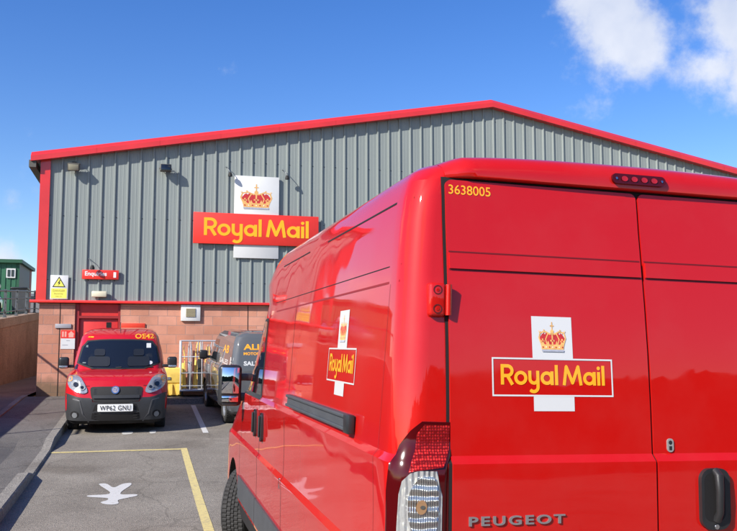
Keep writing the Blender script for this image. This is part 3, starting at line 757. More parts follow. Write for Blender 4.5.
def wheel(parent, x, y, z, side, r=.34, w=.225, steer=0., rimr=None, segs=56):
    """side -1: outer face to -X. rim mesh with the tyre as its child"""
    rimr = rimr or r*.58; s = side
    rim = MB()
    rim.lathe([(s*w*.42, rimr), (s*w*.40, rimr*.93), (s*w*.10, rimr*.86), (s*w*.16, rimr*.5), (s*w*.30, rimr*.42), (s*w*.34, rimr*.22), (s*w*.38, .001)], 'x', (0,0,0), 32)
    rim.lathe([(s*w*.42, rimr), (-s*w*.45, rimr)], 'x', (0,0,0), 32)
    for k in range(5):
        t = k*math.pi*.4; rim.lathe([(s*w*.36, .001), (s*w*.36, .014), (s*w*.28, .014)], 'x', (0, rimr*.33*math.cos(t), rimr*.33*math.sin(t)), 8)
    ro = rim.build('wheel', M['steel_rim'], parent, fix=True)
    ro.location = (x, y, z); ro.rotation_euler = (0, 0, steer)
    # tyre with grooves and blocks
    cols = [(-.5, .86, 0), (-.5, .93, 0), (-.46, .975, 0)]
    prof = [(-.36, rimr/r), (-.46, .70), (-.5, .80), (-.5, .90), (-.455, .962), (-.40, .99)]
    tread = []
    edges = [-.39, -.235, -.21, -.075, -.05, .05, .075, .21, .235, .39]
    for i in range(0, len(edges), 2): tread.append((edges[i], edges[i+1]))
    mb = MB(); n = segs; vs = []; rows = []
    def ring(a, rr, ph=None):
        b0 = len(vs)
        for k in range(n*4):
            t = 2*math.pi*k/(n*4); rad = rr*r
            if ph is not None and (k + ph) % 4 == 0: rad -= .008
            vs.append((a*w, rad*math.cos(t), rad*math.sin(t)))
        rows.append(b0)
    for a, rr in prof: ring(a, rr)
    ring(-.39, .97)
    for i, (a, b_) in enumerate(tread):
        if i: ring(a-.002, .965)
        ring(a, 1.0, i*2 % 4); ring(b_, 1.0, i*2 % 4)
        if i < len(tread)-1: ring(b_+.002, .965)
    ring(.39, .97)
    for a, rr in prof[::-1]: ring(-a, rr)
    N = n*4; fs = []
    for i in range(len(rows)-1):
        for k in range(N): fs.append((rows[i]+k, rows[i]+(k+1) % N, rows[i+1]+(k+1) % N, rows[i+1]+k))
    mb.add(vs, fs, 0, False); mb.build('tyre', M['tyre'], ro)
    return ro

# ------------------------------------------------------------------ the big red van
VX, VY = 1.808, 2.75
bv = tag(empty('delivery_van', (VX, VY, -.0227), (0, .0227, 0)), 'large red high roof delivery van in the foreground seen from behind', 'van')
K = ('z', 'w', 'y0', 'y1', 'r0x', 'r0y', 'r1x', 'r1y', 'b0', 'b1')
lv = [
 (.30, .93, .10, 5.80, .10, .10, .30, .35, 0, .15),
 (.34, .985, .04, 5.88, .12, .12, .35, .40, 0, .18),
 (.48, 1.015, .0, 5.94, .105, .11, .40, .42, 0, .2),
 (.55, 1.018, -.005, 5.95, .105, .11, .40, .42, 0, .2),
 (.93, 1.024, -.005, 5.93, .105, .11, .42, .45, 0, .2),
 (.965, 1.028, -.005, 5.90, .105, .11, .42, .48, 0, .2),
 (.99, 1.028, -.005, 5.87, .105, .11, .42, .50, 0, .2),
 (1.02, 1.012, -.005, 5.84, .105, .11, .42, .52, 0, .2),
 (1.20, 1.012, -.004, 5.60, .105, .11, .45, .75, 0, .2),
 (1.385, 1.018, -.002, 5.20, .105, .11, .45, .85, 0, .2),
 (1.395, 1.018, -.001, 5.16, .105, .11, .45, .85, 0, .2),
 (1.42, 0.998, .026, 5.08, .105, .11, .45, .9, 0, .2),
 (1.60, .988, .034, 4.90, .105, .11, .44, .95, 0, .2),
 (1.80, .977, .048, 4.68, .105, .11, .42, 1.0, 0, .2),
 (1.98, .966, .066, 4.48, .105, .11, .40, 1.0, 0, .2),
 (2.11, .957, .082, 4.34, .105, .11, .38, 1.0, 0, .2),
 (2.26, .942, .101, 4.43, .105, .11, .30, .85, 0, .2),
 (2.355, .928, .110, 4.30, .105, .11, .30, .85, 0, .25),
 (2.418, .910, .117, 4.18, .105, .11, .30, .85, 0, .25),
 (2.462, .883, .123, 4.08, .14, .16, .30, .85, 0, .25),
 (2.492, .845, .135, 3.93, .18, .20, .30, .85, 0, .25),
 (2.510, .77, .17, 3.73, .25, .25, .30, .85, 0, .25),
 (2.519, .55, .25, 3.1, .25, .25, .3, .8, 0, .2),
 (2.522, .25, .4, 2.7, .1, .1, .1, .4, 0, .1)]
AX1, AX0 = 4.95, .93
body, B = make_body('body', lv, K, M['van_red'], bv, [(AX1, .36), (AX0+.05, .36)], 1.02, .425, .47)
RG = (fr(-.8, .8, .10), [.6, .7, .8, .93, .965, .99, 1.02, 1.2, 1.385, 1.395, 1.42, 1.6, 1.8, 1.98, 2.11, 2.26, 2.355])
# black seal around the rear doors, then the door leaves
decal('door_seal', [rect(-.815, .815, .50, 2.428)], M['gap'], body, B, 'rear', .0035, grid=RG)
dl = decal('rear_door', [rrect(-.802, -.0045, .52, 2.417, .025)], M['van_red'], bv, B, 'rear', .012, .012, grid=RG, sharp=24)
drr = decal('rear_door', [rrect(.0045, .802, .52, 2.417, .025)], M['van_red'], bv, B, 'rear', .012, .012, grid=RG, sharp=24)
tag(dl, 'left rear door with crown badge and chrome letters'); tag(drr, 'right rear door with black handle')
O = .0125
for d3, x0, x1 in ((dl, -.796, -.010), (drr, .010, .796)):
    decal('pressed_band', [rect(x0, x1, 2.082, 2.140)], M['van_red'], d3, B, 'rear', .020, .008, grid=RG, sharp=24)
crease_shade = mat('crease_shade', (.13, .003, .003), .5)  # dark red painted in as shade along the pressed band edges
for d3, x0, x1 in ((dl, -.796, -.010), (drr, .010, .796)):
    for z_ in (2.076, 2.1425): decal('crease_shade_line', [rect(x0, x1, z_, z_+.005)], crease_shade, d3, B, 'rear', .0135, grid=RG)
# number
decal('fleet_number', xf(text_polys('3638005', .167, .036, .006), -.790, 2.362, 1, 1), M['decal_orange'], dl, B, 'rear', O+.001, grid=None, smooth=False)
# badge
def badge(parent, view, a0, sgn, zbase, s, parts_off, base):
    """a0 centre, s: red box width; sgn=+1 u to +a"""
    def X(polys): return [[(a0+sgn*p[0]*s, zbase+p[1]*s) for p in q] for q in polys]
    G = .05 if view == 'left' else .08
    h = .285; wb = .335
    for q in (rect(-wb/2, wb/2, h+.0, h+.315), rect(-wb/2, wb/2, -.108, .0)): decal('badge_panel', X([q]), M['decal_white'], parent, base, view, parts_off+.0006, grid=None, smooth=False)
    decal('badge_border', X([rect(-.5, .5, -.0, .012), rect(-.5, .5, h-.012, h), rect(-.5, -.488, .0, h), rect(.488, .5, 0, h)]), M['decal_white'], parent, base, view, parts_off+.0010, smooth=False)
    k = .86/WORDS_W
    decal('lettering', X(xf(WORDS, -.43, .085, k, .150)), M['decal_orange'], parent, base, view, parts_off+.0010, smooth=False)
    for i, (mn, polys) in enumerate(CROWN):
        decal('crown', X(xf(polys, 0, h+.05, .225, .245)), M[mn], parent, base, view, parts_off+.0012+.0005*i, smooth=False)
badge(dl, 'rear', -.400, 1, 1.627, .485, O, B)
# chrome letters
me = text_polys('PEUGEOT', .365, .032, .022, 1.25)
decal('name_badge', xf(me, -.745, 1.186, 1, 1), M['badge_chrome'], dl, B, 'rear', O+.006, .0055, smooth=False)
# hinges
def hinge(x, z, parent, dy=0):
    hb = MB(); hb.bevbox(x-.042, x+.020, -.024, .03, z-.060, z+.060, .012, 3); h_ = hb.build('hinge', M['van_red'], parent); h_.location.y = dy
    h2 = MB(); h2.lathe([(-.055, .001), (-.055, .0115), (.055, .0115), (.055, .001)], 'z', (x+.030, -.022, z), 14); h2.box(x+.02, x+.03, -.016, .02, z-.05, z+.05); h2.build('hinge_pin', M['van_red'], h_)
    for dz in (-.033, .035):
        h3 = MB(); h3.lathe([(-.0252, .017), (-.0252, .013), (-.012, .012), (-.012, .001)], 'y', (x-.012, 0, z+dz), 16); h3.build('bolt_recess', mat('recess_dark', (.09, .004, .004), .5), h_, fix=False)
        h4 = MB(); h4.lathe([(-.0258, .001), (-.0258, .0062), (-.014, .0066)], 'y', (x-.012, 0, z+dz), 6, 0, False); h4.build('bolt', M['van_red'], h_, fix=False)
for zz in (1.965, 1.02): hinge(-.838, zz, body, .058 if zz > 1.5 else 0)
# right-hand hinges mirror
for zz in (1.985, 1.02):
    hb = MB(); hb.bevbox(.835, .915, -.022, .03, zz-.068, zz+.068, .012, 3); hb.build('hinge', M['van_red'], body)
# handle on right door
decal('handle', [rrect(.235-.062, .235+.062, 1.145, 1.368, .042, 6)], M['black_plastic'], drr, B, 'rear', O+.018, .02, grid=.03)
hnd = [c for c in drr.children][-1]
decal('handle_recess', [rrect(.232-.047, .232+.042, 1.175, 1.352, .030, 6)], M['gap'], hnd, B, 'rear', O+.0186, smooth=False)
hb = MB(); hb.tube([(.236, -.030, 1.360), (.236, -.050, 1.345), (.236, -.054, 1.29), (.236, -.052, 1.21), (.236, -.034, 1.180)], [.015, .017, .015, .014, .016], 12); g_ = hb.build('grip', M['black_plastic'], hnd)
hb = MB(); hb.lathe([(-.036, .001), (-.036, .009), (-.033, .011), (-.024, .012)], 'y', (.236, 0, 1.156), 16); hb.build('lock_barrel', M['chrome'], hnd)
# small keyhole plate
decal('lock_plate', [rrect(.060, .088, 1.425, 1.475, .013, 6)], M['plate_grey'], drr, B, 'rear', O+.004, .004, smooth=False)
lp = [c for c in drr.children][-1]
decal('keyhole', [disc(.074, 1.460, .008, 10), rect(.068, .080, 1.432, 1.447)], M['text_black'], lp, B, 'rear', O+.0045, smooth=False)

# roof header (spoiler) over the doors
def header():
    mb = MB(); N = 40; secs = []
    prof = [(.135, 2.427), (.098, 2.427), (.090, 2.432), (.088, 2.447), (.094, 2.473), (.112, 2.498), (.15, 2.519), (.22, 2.531), (.45, 2.541), (.8, 2.535)]
    base = [(.135, 2.427), (.118, 2.427), (.117, 2.432), (.117, 2.443), (.124, 2.463), (.145, 2.483), (.19, 2.503), (.27, 2.515), (.45, 2.522), (.8, 2.522)]
    for i in range(N+1):
        x = -.80+1.6*i/N; t = min(1, max(0, (.80-abs(x))/.075)); t = t*t*(3-2*t); bow = .018*(1-(x/.8)**2)
        sec = []
        for (a, b_) in zip(prof, base):
            sec.append((x, b_[0]+(a[0]-b_[0])*t - bow*t*.5, b_[1]+(a[1]-b_[1])*t + (bow*.9*t if a[1] > 2.435 else 0)-(.014*(abs(x)/.8)**6 if a[1] > 2.47 else 0)))
        secs.append(sec)
    n = len(prof); vs = [p for s_ in secs for p in s_]; fs = [(i*n+k, i*n+k+1, (i+1)*n+k+1, (i+1)*n+k) for i in range(N) for k in range(n-1)]
    mb.add(vs, fs, 0, True); return mb.build('roof_header', M['van_red'], bv, 50)
hd = header()
bvh_h = BVHTree.FromPolygons([v.co for v in hd.data.vertices], [p.vertices[:] for p in hd.data.polygons])
bl = decal('brake_light', [rrect(-.125, .110, 2.447, 2.487, .018, 5)], M['red_lens_dark'], bv, bvh_h, 'rear', .012, .03, grid=.03)
rc_ = mat('red_cell', (.36, .008, .01), .25, coat=.5)
for x in (-.073, -.030, .014, .058): decal('lamp_cell', [disc(x, 2.467, .014, 12, .011)], rc_, bl, bvh_h, 'rear', .0130, smooth=False)
for x in (-.108, .093): decal('screw', [disc(x, 2.467, .005, 8)], M['chrome'], bl, bvh_h, 'rear', .0130, smooth=False)

# rear light cluster wrapping the corner pillar
def clus(dst, sgn=1):
    pass
CG = (fr(-.9, -.5, .02), fr(.9, 1.6, .04))
hous = [(-.577, 1.535), (-.655, 1.538), (-.690, 1.505), (-.728, 1.455), (-.752, 1.39), (-.765, 1.30), (-.768, 1.15), (-.765, .95), (-.74, .90), (-.577, .90)]
rl = decal('rear_light', [hous], M['red_lens_dark'], bv, B, 'corner', .016, .018, grid=CG, sharp=60)
decal('red_lens', [[(-.582, 1.525), (-.648, 1.527), (-.668, 1.495), (-.674, 1.37), (-.582, 1.385)]], M['led'], rl, B, 'corner', .018, grid=CG)
decal('clear_lens', [smooth_outline([(-.584, 1.372), (-.66, 1.375), (-.705, 1.33), (-.716, 1.15), (-.71, .95), (-.584, .95)], 1)], M['clear'], rl, B, 'corner', .019, .004, grid=CG)
cl_ = [c for c in rl.children][-1]
decal('lens_pod', [smooth_outline([(-.592, 1.355), (-.64, 1.355), (-.672, 1.30), (-.670, 1.20), (-.64, 1.15), (-.592, 1.15)], 2)], M['pod'], cl_, B, 'corner', .026, .008, grid=CG)
decal('bulb', [disc(-.632, 1.255, .014, 14, .024)], mat('amber_bulb', (.34, .19, .09), .25, coat=.6), cl_, B, 'corner', .031, .005, smooth=False)
decal('bulb_tip', [disc(-.628, 1.255, .0065, 10)], M['flood_body'], cl_, B, 'corner', .033, smooth=False)
# right cluster: simple mirrored housing built on the mirrored corner
def mirror_copy(o, parent):
    me = o.data.copy()
    for v in me.vertices: v.co.x = -v.co.x
    me.flip_normals(); c = link(o.name.split('.')[0], me, parent)
    for ch in o.children: mirror_copy(ch, c)
    return c
mirror_copy(rl, bv)

# side details (left): gaps, rail, strip, badge, window, handles
def side_line(name, pts, w, m=None, par=None, off=.0012, view='left', thick=0):
    return decal(name, stroke(pts, w), m or M['gap'], par or body, B, view, off, thick, smooth=False)
GS = (fr(0, 6, .15), [.5, .7, .93, .965, .99, 1.02, 1.2, 1.385, 1.395, 1.42, 1.6, 1.8, 1.98, 2.11, 2.26, 2.355])
def gline(name, poly, m, off=.0012, view='left', par=None, thick=0):
    return decal(name, [poly], m, par or body, B, view, off, thick, grid=GS, smooth=True)
for vw in ('left', 'right'):
    # pressed lines high on the side
    gline('panel_gap', rect(.04, 3.1, 2.097, 2.101), M['gap'], view=vw)
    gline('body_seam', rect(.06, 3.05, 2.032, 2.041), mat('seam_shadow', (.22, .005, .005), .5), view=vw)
    gline('panel_gap', rect(.02, 1.55, 2.345, 2.353), M['gap'], view=vw)
    gline('panel_gap', rect(2.05, 3.0, 2.345, 2.353), M['gap'], view=vw)
    gline('panel_gap', rect(3.36, 3.368, .55, 2.03), M['gap'], view=vw)
    gline('panel_gap', rect(2.26, 2.266, .55, 1.37), M['gap'], view=vw)
    gline('panel_gap', rect(2.26, 2.266, 1.52, 2.03), M['gap'], view=vw)
    gline('panel_gap', rect(.245, .248, .95, 2.03), mat('faint_seam', (.28, .006, .006), .5), view=vw)
    gline('panel_gap', rect(4.48, 4.486, .60, 1.28), M['gap'], view=vw)
    gline('side_strip', rect(1.45, 3.352, .52, .70), M['grey_plastic'], .014, vw, thick=.014)
    gline('side_strip', rect(3.376, 4.474, .52, .70), M['grey_plastic'], .014, vw, thick=.014)
    # front door window
    gl = gline('side_window', [(3.44, 1.43), (4.62, 1.43), (4.40, 1.66), (4.10, 1.98), (3.44, 1.98)] if 1 else None, M['glass'], .004, vw)
    gline('window_frame', [(3.40, 1.40), (4.70, 1.40), (4.44, 1.68), (4.12, 2.0), (3.40, 2.0)], M['rubber'], .002, vw)
# sliding door rail
rail = decal('door_rail', [rect(.62, 2.20, 1.440, 1.508)], M['grey_plastic'], bv, B, 'left', .018, .02, grid=GS)
rb = MB(); 
xr = -.995
rb.bevbox(xr-.028, xr-.008, .64, 2.2, 1.492, 1.508, .004, 2); rb.bevbox(xr-.030, xr-.008, .64, 2.2, 1.440, 1.456, .004, 2); rb.build('rail_lip', M['grey_plastic'], rail)
rb = MB(); rb.bevbox(xr-.034, xr-.005, .60, .69, 1.434, 1.513, .006, 2); rb.build('rail_end', M['black_plastic'], rail)
# side badge (letters read with the viewer's left to right = towards the rear)
badge(body, 'left', .950, -1, 1.632, .545, .0012, B)
# door handles
def side_handle(y):
    hb = MB(); hb.bevbox(-1.034, -1.0, y-.045, y+.045, 1.12, 1.32, .03, 4); h_ = hb.build('door_handle', M['black_plastic'], bv)
    hb = MB(); hb.bevbox(-1.048, -1.034, y-.018, y+.018, 1.15, 1.30, .008, 3); hb.build('grip', M['rubber'], h_)
side_handle(3.20); side_handle(3.56)
hb = MB(); hb.bevbox(-1.028, -1.01, 2.305, 2.345, .935, 1.0, .006, 2); hb.build('lock_plate', M['chrome'], bv)
# front: windscreen, grille, lamps, bumper (away from the camera)
# (projected from the front along -Y)
VIEWS['nose'] = (Vector((0, -1, 0)), lambda a, z: Vector((a, 9, z)))
decal('windscreen', [[(-.72, 1.46), (.72, 1.46), (.60, 2.12), (-.60, 2.12)]], M['glass'], bv, B, 'nose', .004, grid=.12)
decal('grille', [rrect(-.5, .5, .72, .98, .05)], M['black_plastic'], bv, B, 'nose', .006, .01, grid=.12)
decal('front_bumper', [rrect(-.9, .9, .34, .66, .08)], M['grey_plastic'], bv, B, 'nose', .02, .03, grid=.12)
for s in (-1, 1): decal('headlight', [smooth_outline([(s*.55, .85), (s*.86, .88), (s*.84, 1.18), (s*.62, 1.12)], 2)], M['clear'], bv, B, 'nose', .006, .01, grid=.08)
# wing mirror
mm = MB(); mm.bevbox(-1.235, -1.045, 4.30, 4.40, 1.29, 1.63, .035, 4); wm = mm.build('wing_mirror', M['black_plastic'], bv)
TM = Matrix.Translation((-1.14, 4.298, 0)) @ Matrix.Rotation(R(-5), 4, 'Z') @ Matrix.Translation((1.14, -4.298, 0))
mm = MB(); mm.bevbox(-1.213, -1.070, 4.288, 4.302, 1.395, 1.610, .003, 2, M=TM); mm.build('mirror_glass', M['mirror'], wm)
mm = MB(); mm.bevbox(-1.210, -1.072, 4.293, 4.302, 1.325, 1.375, .004, 2); mm.build('mirror_glass', M['mirror'], wm)
mm = MB(); mm.bevbox(-1.205, -1.085, 4.284, 4.305, 1.300, 1.312, .003, 2); mm.build('indicator', M['black_plastic'], wm)
mm = MB(); mm.bevbox(-1.06, -.90, 4.33, 4.385, 1.33, 1.40, .015, 2); mm.build('mirror_arm', M['black_plastic'], wm)
mm = MB(); mm.bevbox(-1.06, -.90, 4.33, 4.385, 1.50, 1.56, .015, 2); mm.build('mirror_arm', M['black_plastic'], wm)
mirror_copy(wm, bv)
# wheels
for (yy, st) in ((AX1, R(-27)), (AX0+.05, 0)):
    for s in (-1, 1): wheel(bv, s*(.905 if st == 0 else .895), yy, .345, s, .345, .23, st)
# lower rear bumper, number plate
mb = MB(); mb.bevbox(-.98, .98, -.10, .06, .36, .50, .03, 3); mb.build('rear_bumper', M['grey_plastic'], bv)

# ------------------------------------------------------------------ small red van facing the camera
DXC, DYC = -.46, 15.55
rv = tag(empty('compact_van', (DXC, DYC, g(DYC+.8)-.042), (.044, 0, 0)), 'small red van with number plate WP62 GNU parked facing the camera', 'van')
lv2 = [
 (.16, .78, .10, 4.20, .30, .30, .1, .1, .10, .05),
 (.22, .86, .03, 4.30, .35, .36, .15, .15, .12, .05),
 (.36, .885, .0, 4.33, .36, .40, .15, .15, .13, .05),
 (.55, .895, .0, 4.34, .36, .42, .15, .15, .13, .05),
 (.66, .900, .02, 4.34, .36, .45, .15, .15, .14, .05),
 (.78, .900, .06, 4.33, .36, .50, .15, .15, .15, .05),
 (.90, .895, .12, 4.32, .34, .55, .15, .15, .16, .05),
 (.97, .885, .22, 4.31, .30, .60, .15, .15, .18, .05),
 (1.04, .870, .45, 4.30, .28, .60, .15, .15, .20, .05),
 (1.10, .850, .74, 4.29, .25, .50, .15, .15, .20, .05),
 (1.14, .835, .92, 4.28, .22, .40, .15, .15, .18, .05),
 (1.30, .825, 1.06, 4.27, .20, .38, .15, .15, .18, .05),
 (1.46, .800, 1.22, 4.26, .20, .36, .15, .15, .18, .05),
 (1.64, .760, 1.42, 4.24, .20, .34, .15, .15, .18, .05),
 (1.72, .735, 1.55, 4.22, .20, .32, .15, .15, .18, .05),
 (1.79, .690, 1.74, 4.18, .22, .30, .15, .15, .2, .05),
 (1.835, .60, 2.0, 4.10, .25, .30, .15, .15, .2, .05),
 (1.855, .42, 2.4, 3.9, .20, .20, .15, .15, .1, .05)]
lv2 = [r[:3]+(r[3]-.5,)+r[4:] for r in lv2]
b2, B2 = make_body('body', lv2, K, M['small_red'], rv, [(.92, .33), (3.14, .33)], .885, .35)
G2 = (fr(-.9, .9, .06), [.22, .36, .55, .66, .78, .90, .97, 1.04, 1.10, 1.14, 1.30, 1.46, 1.64, 1.72])
bump = smooth_outline([(-.88, .16), (-.60, .13), (.60, .13), (.88, .16), (.895, .60), (.87, .67), (.60, .60), (.42, .60), (.40, .52), (-.40, .52), (-.42, .60), (-.60, .60), (-.87, .67), (-.895, .60)], 1)
M['bumper_black'] = mat('bumper_black', (.03, .031, .033), .5, var=.12, vscale=6)
M['lamp_bowl'] = mat('lamp_bowl', (.22, .23, .24), .35, metal=.3)
bp_ = decal('front_bumper', [bump], M['bumper_black'], rv, B2, 'front', .016, .03, grid=G2)
gr_ = decal('grille', [smooth_outline([(-.45, .76), (-.43, .63), (-.38, .52), (.38, .52), (.43, .63), (.45, .76), (.40, .79), (-.40, .79)], 1)], M['rubber'], rv, B2, 'front', .012, .02, grid=G2)
decal('grille_bar', [rrect(-.40, .40, .595, .645, .015)], M['bumper_black'], gr_, B2, 'front', .035, .02, grid=.08)
decal('grille_mesh', [rect(-.38, .38, z, z+.008) for z in (.665, .69, .715, .74)], M['black_plastic'], gr_, B2, 'front', .018, smooth=False)
decal('lower_intake', [smooth_outline([(-.40, .36), (-.42, .22), (.42, .22), (.40, .36), (.34, .52), (-.34, .52)], 1)], M['gap'], bp_, B2, 'front', .018, grid=.1)
decal('intake_slats', [rect(-.37, .37, z, z+.02) for z in (.25, .295, .34)], M['black_plastic'], bp_, B2, 'front', .026, .006, smooth=False)
for s in (-1, 1):
    decal('bumper_crease', stroke([(s*.74, .58), (s*.62, .55), (s*.56, .33), (s*.46, .20)], .022), mat('bumper_edge', (.07, .07, .073), .5) , bp_, B2, 'front', .024, .008, smooth=False)
    decal('fog_recess', [disc(s*.70, .32, .075, 16, .06)], M['gap'], bp_, B2, 'front', .018, smooth=False)
    decal('fog_light', [disc(s*.70, .31, .045, 14)], M['lamp_bowl'], bp_, B2, 'front', .020, smooth=False)
    hl = decal('headlight', [smooth_outline([(s*.845, 1.0), (s*.70, 1.02), (s*.60, .94), (s*.475, .70), (s*.56, .665), (s*.70, .70), (s*.82, .76), (s*.875, .88)], 2)], M['small_clear'], rv, B2, 'front', .020, .02, grid=.05)
    decal('lamp_ring', [disc(s*.70, .83, .085, 18), disc(s*.585, .78, .055, 14)], M['lamp_bowl'], hl, B2, 'front', .034, .006, smooth=False)
    decal('lamp_core', [disc(s*.70, .83, .045, 14), disc(s*.585, .78, .028, 12)], M['glass'], hl, B2, 'front', .039, smooth=False)
    decal('turn_signal', [smooth_outline([(s*.84, .97), (s*.78, .99), (s*.76, .90), (s*.85, .86)], 1)], M['amber'], hl, B2, 'front', .027, smooth=False)
pl = decal('number_plate', [rrect(-.31, .29, .375, .495, .012)], M['plate_white'], rv, B2, 'front', .045, .03, grid=.04)
decal('lettering', xf(text_polys('WP62 GNU', .52, .082, .004, 1.12), -.27, .395, 1, 1), M['text_black'], pl, B2, 'front', .052, smooth=False)
bg = decal('emblem', [disc(-.02, .735, .068, 20)], M['chrome'], rv, B2, 'front', .03, .02, smooth=False)
decal('emblem_centre', [disc(-.02, .735, .050, 20)], mat('emblem_grey', (.34, .30, .31), .3), bg, B2, 'front', .0312, smooth=False)
decal('emblem_letters', stroke([(-.045, .71), (-.045, .76), (-.02, .76)], .009) + stroke([(-.01, .71), (-.01, .76)], .009) + stroke([(.005, .71), (.018, .76)], .009), M['chrome'], bg, B2, 'front', .032, smooth=False)
ws = decal('windscreen', [smooth_outline([(-.745, 1.165), (.745, 1.165), (.655, 1.66), (.30, 1.685), (-.30, 1.685), (-.655, 1.66)], 1)], M['glass'], rv, B2, 'front', .018, grid=G2)
decal('windscreen_seal', [smooth_outline([(-.79, 1.14), (.79, 1.14), (.690, 1.675), (.30, 1.70), (-.30, 1.70), (-.690, 1.675)], 1)], M['rubber'], rv, B2, 'front', .012, grid=G2)
decal('sticker_reflection_mark', [rect(.50, .585, 1.55, 1.64), disc(.575, 1.26, .045, 12, .035)], M['decal_white'], ws, B2, 'front', .021, smooth=False)
decal('sticker_reflection_mark', [[(-.66, 1.25), (-.60, 1.25), (-.585, 1.60), (-.62, 1.60)]], mat('pale_reflection', (.12, .15, .15), .6), ws, B2, 'front', .022, smooth=False)  # pale strip painted on as a reflection in the windscreen
mg = mat('seat_glimpse', (.014, .016, .019), .4)
for x_ in (-.36, .36): decal('headrest', [rrect(x_-.10, x_+.10, 1.40, 1.53, .04)], mg, ws, B2, 'front', .034, smooth=False)
for x_ in (-.36, .36): decal('seat_back', [rrect(x_-.20, x_+.20, 1.20, 1.385, .05)], mg, ws, B2, 'front', .034, smooth=False)
decal('wiper', stroke([(-.50, 1.15), (.05, 1.185)], .014) + stroke([(.05, 1.15), (.62, 1.18)], .014), M['rubber'], rv, B2, 'front', .03, .012, smooth=False)
decal('lettering', xf(text_polys('OE42', .36, .075, .02), .28, 1.705, 1, 1), M['decal_orange'], b2, B2, 'front', .010, grid=None, smooth=False)
decal('fleet_mark', [rect(-.60, -.50, 1.715, 1.735)], M['decal_orange'], b2, B2, 'front', .010, smooth=False)
decal('bonnet_gap', stroke([(-.80, .99), (-.55, .80), (-.46, .80)], .008) + stroke([(.80, .99), (.55, .80), (.46, .80)], .008), M['gap'], b2, B2, 'front', .006, smooth=False)
an = MB(); an.tube([(0, 1.75, 1.77), (-.01, 1.95, 1.99)], .006, 6); an.build('aerial', M['rubber'], rv)
for s in (-1, 1):
    mm = MB(); mm.bevbox(s*.985-.09, s*.985+.09, 1.02, 1.14, 1.15, 1.38, .045, 4); m_ = mm.build('wing_mirror', M['black_plastic'], rv)
    mm = MB(); mm.bevbox(s*.99-.075, s*.99+.075, 1.005, 1.03, 1.165, 1.21, .008, 2); mm.build('mirror_trim', M['reflector'], m_)
    mm = MB(); mm.bevbox(min(s*.80, s*.95), max(s*.80, s*.95), 1.06, 1.12, 1.165, 1.225, .015, 2); mm.build('mirror_arm', M['black_plastic'], m_)
    decal('side_window', [[(1.35, 1.16), (2.35, 1.16), (2.35, 1.60), (1.75, 1.60)]], M['glass'], rv, B2, 'left' if s < 0 else 'right', .003, grid=.15)
    decal('panel_gap', stroke([(1.25, .5), (1.25, 1.12)], .008) + stroke([(2.42, .4), (2.42, 1.68)], .008), M['gap'], b2, B2, 'left' if s < 0 else 'right', .002, smooth=False)
    for yy in (.92, 3.14): wheel(rv, s*.775, yy, .30, s, .31, .19, segs=40)

ZM = [(-.5, -.5), (0, 0), (.13, .15), (.35, .39), (.75, .81), (.95, .99), (1.14, 1.09), (1.66, 1.575), (1.72, 1.665), (1.86, 1.82), (3, 2.96)]
def zm(z):
    for (a, p), (b_, q) in zip(ZM, ZM[1:]):
        if a <= z <= b_: return p+(q-p)*(z-a)/(b_-a)
    return z
def remap(o):
    for c in o.children:
        if c.name.startswith('wheel'): continue
        if not c.data.get('remapped'):
            for v in c.data.vertices: v.co.z = zm(v.co.z)
            c.data['remapped'] = 1
        remap(c)
remap(rv)

# ------------------------------------------------------------------ small dark van seen from behind
TXC, TYC = 1.57+.885, 16.05
tv = tag(empty('compact_van', (TXC, TYC, g(16.7)-.03), (.048, 0, R(3.7))), 'dark grey van with orange and white lettering parked behind the big red van', 'van')
lv3 = [
 (.22, .80, .08, 4.05, .12, .12, .3, .3, .04, .1),
 (.30, .86, -.02, 4.20, .15, .15, .3, .3, .04, .1),
 (.50, .885, -.03, 4.28, .16, .16, .3, .35, .05, .12),
 (.56, .885, .0, 4.29, .15, .15, .3, .35, .04, .12),
 (.80, .890, .01, 4.26, .15, .15, .3, .40, .04, .12),
 (.95, .885, .015, 4.10, .15, .15, .3, .5, .04, .12),
 (1.05, .870, .02, 3.75, .15, .15, .3, .5, .04, .12),
 (1.12, .850, .03, 3.40, .15, .15, .25, .4, .04, .12),
 (1.35, .820, .06, 3.15, .15, .15, .22, .35, .04, .12),
 (1.60, .775, .10, 2.90, .15, .15, .2, .35, .05, .12),
 (1.70, .735, .14, 2.75, .17, .17, .2, .35, .05, .12),
 (1.765, .66, .20, 2.55, .20, .2, .2, .3, .05, .1),
 (1.80, .52, .32, 2.3, .20, .2, .2, .3, .05, .1)]
b3, B3 = make_body('body', lv3, K, M['dark_paint'], tv, [(.78, .31), (3.45, .31)], .885, .34)
G3 = (fr(-.9, .9, .08), [.3, .5, .56, .8, .95, 1.05, 1.12, 1.35, 1.6, 1.7])
decal('rear_bumper', [rrect(-.86, .86, .24, .52, .06)], M['grey_plastic'], tv, B3, 'rear', .02, .03, grid=G3)
rd = decal('rear_door', [rrect(-.70, .70, .56, 1.68, .08)], M['dark_paint'], tv, B3, 'rear', .008, .008, grid=G3)
decal('door_gap', stroke([(0, .56), (0, 1.68)], .01), M['gap'], rd, B3, 'rear', .010, smooth=False)
for tx, a_, b_, z_ in (('ALL', .36, .11, 1.46), ('MOTORS', .34, .055, 1.36)): decal('lettering', xf(text_polys(tx, a_, b_, .03), -.62, z_, 1, 1), M['decal_orange'], rd, B3, 'rear', .010, smooth=False)
decal('lettering', xf(text_polys('SALES', .34, .085, .04), -.62, 1.16, 1, 1), M['decal_white'], rd, B3, 'rear', .010, smooth=False)
decal('number_plate', [rect(-.26, .26, .62, .73)], M['sign_yellow'], rd, B3, 'rear', .014, .005, smooth=False)
decal('rear_window', [rrect(.06, .58, 1.12, 1.58, .05)], M['glass'], rd, B3, 'rear', .010, grid=.1)
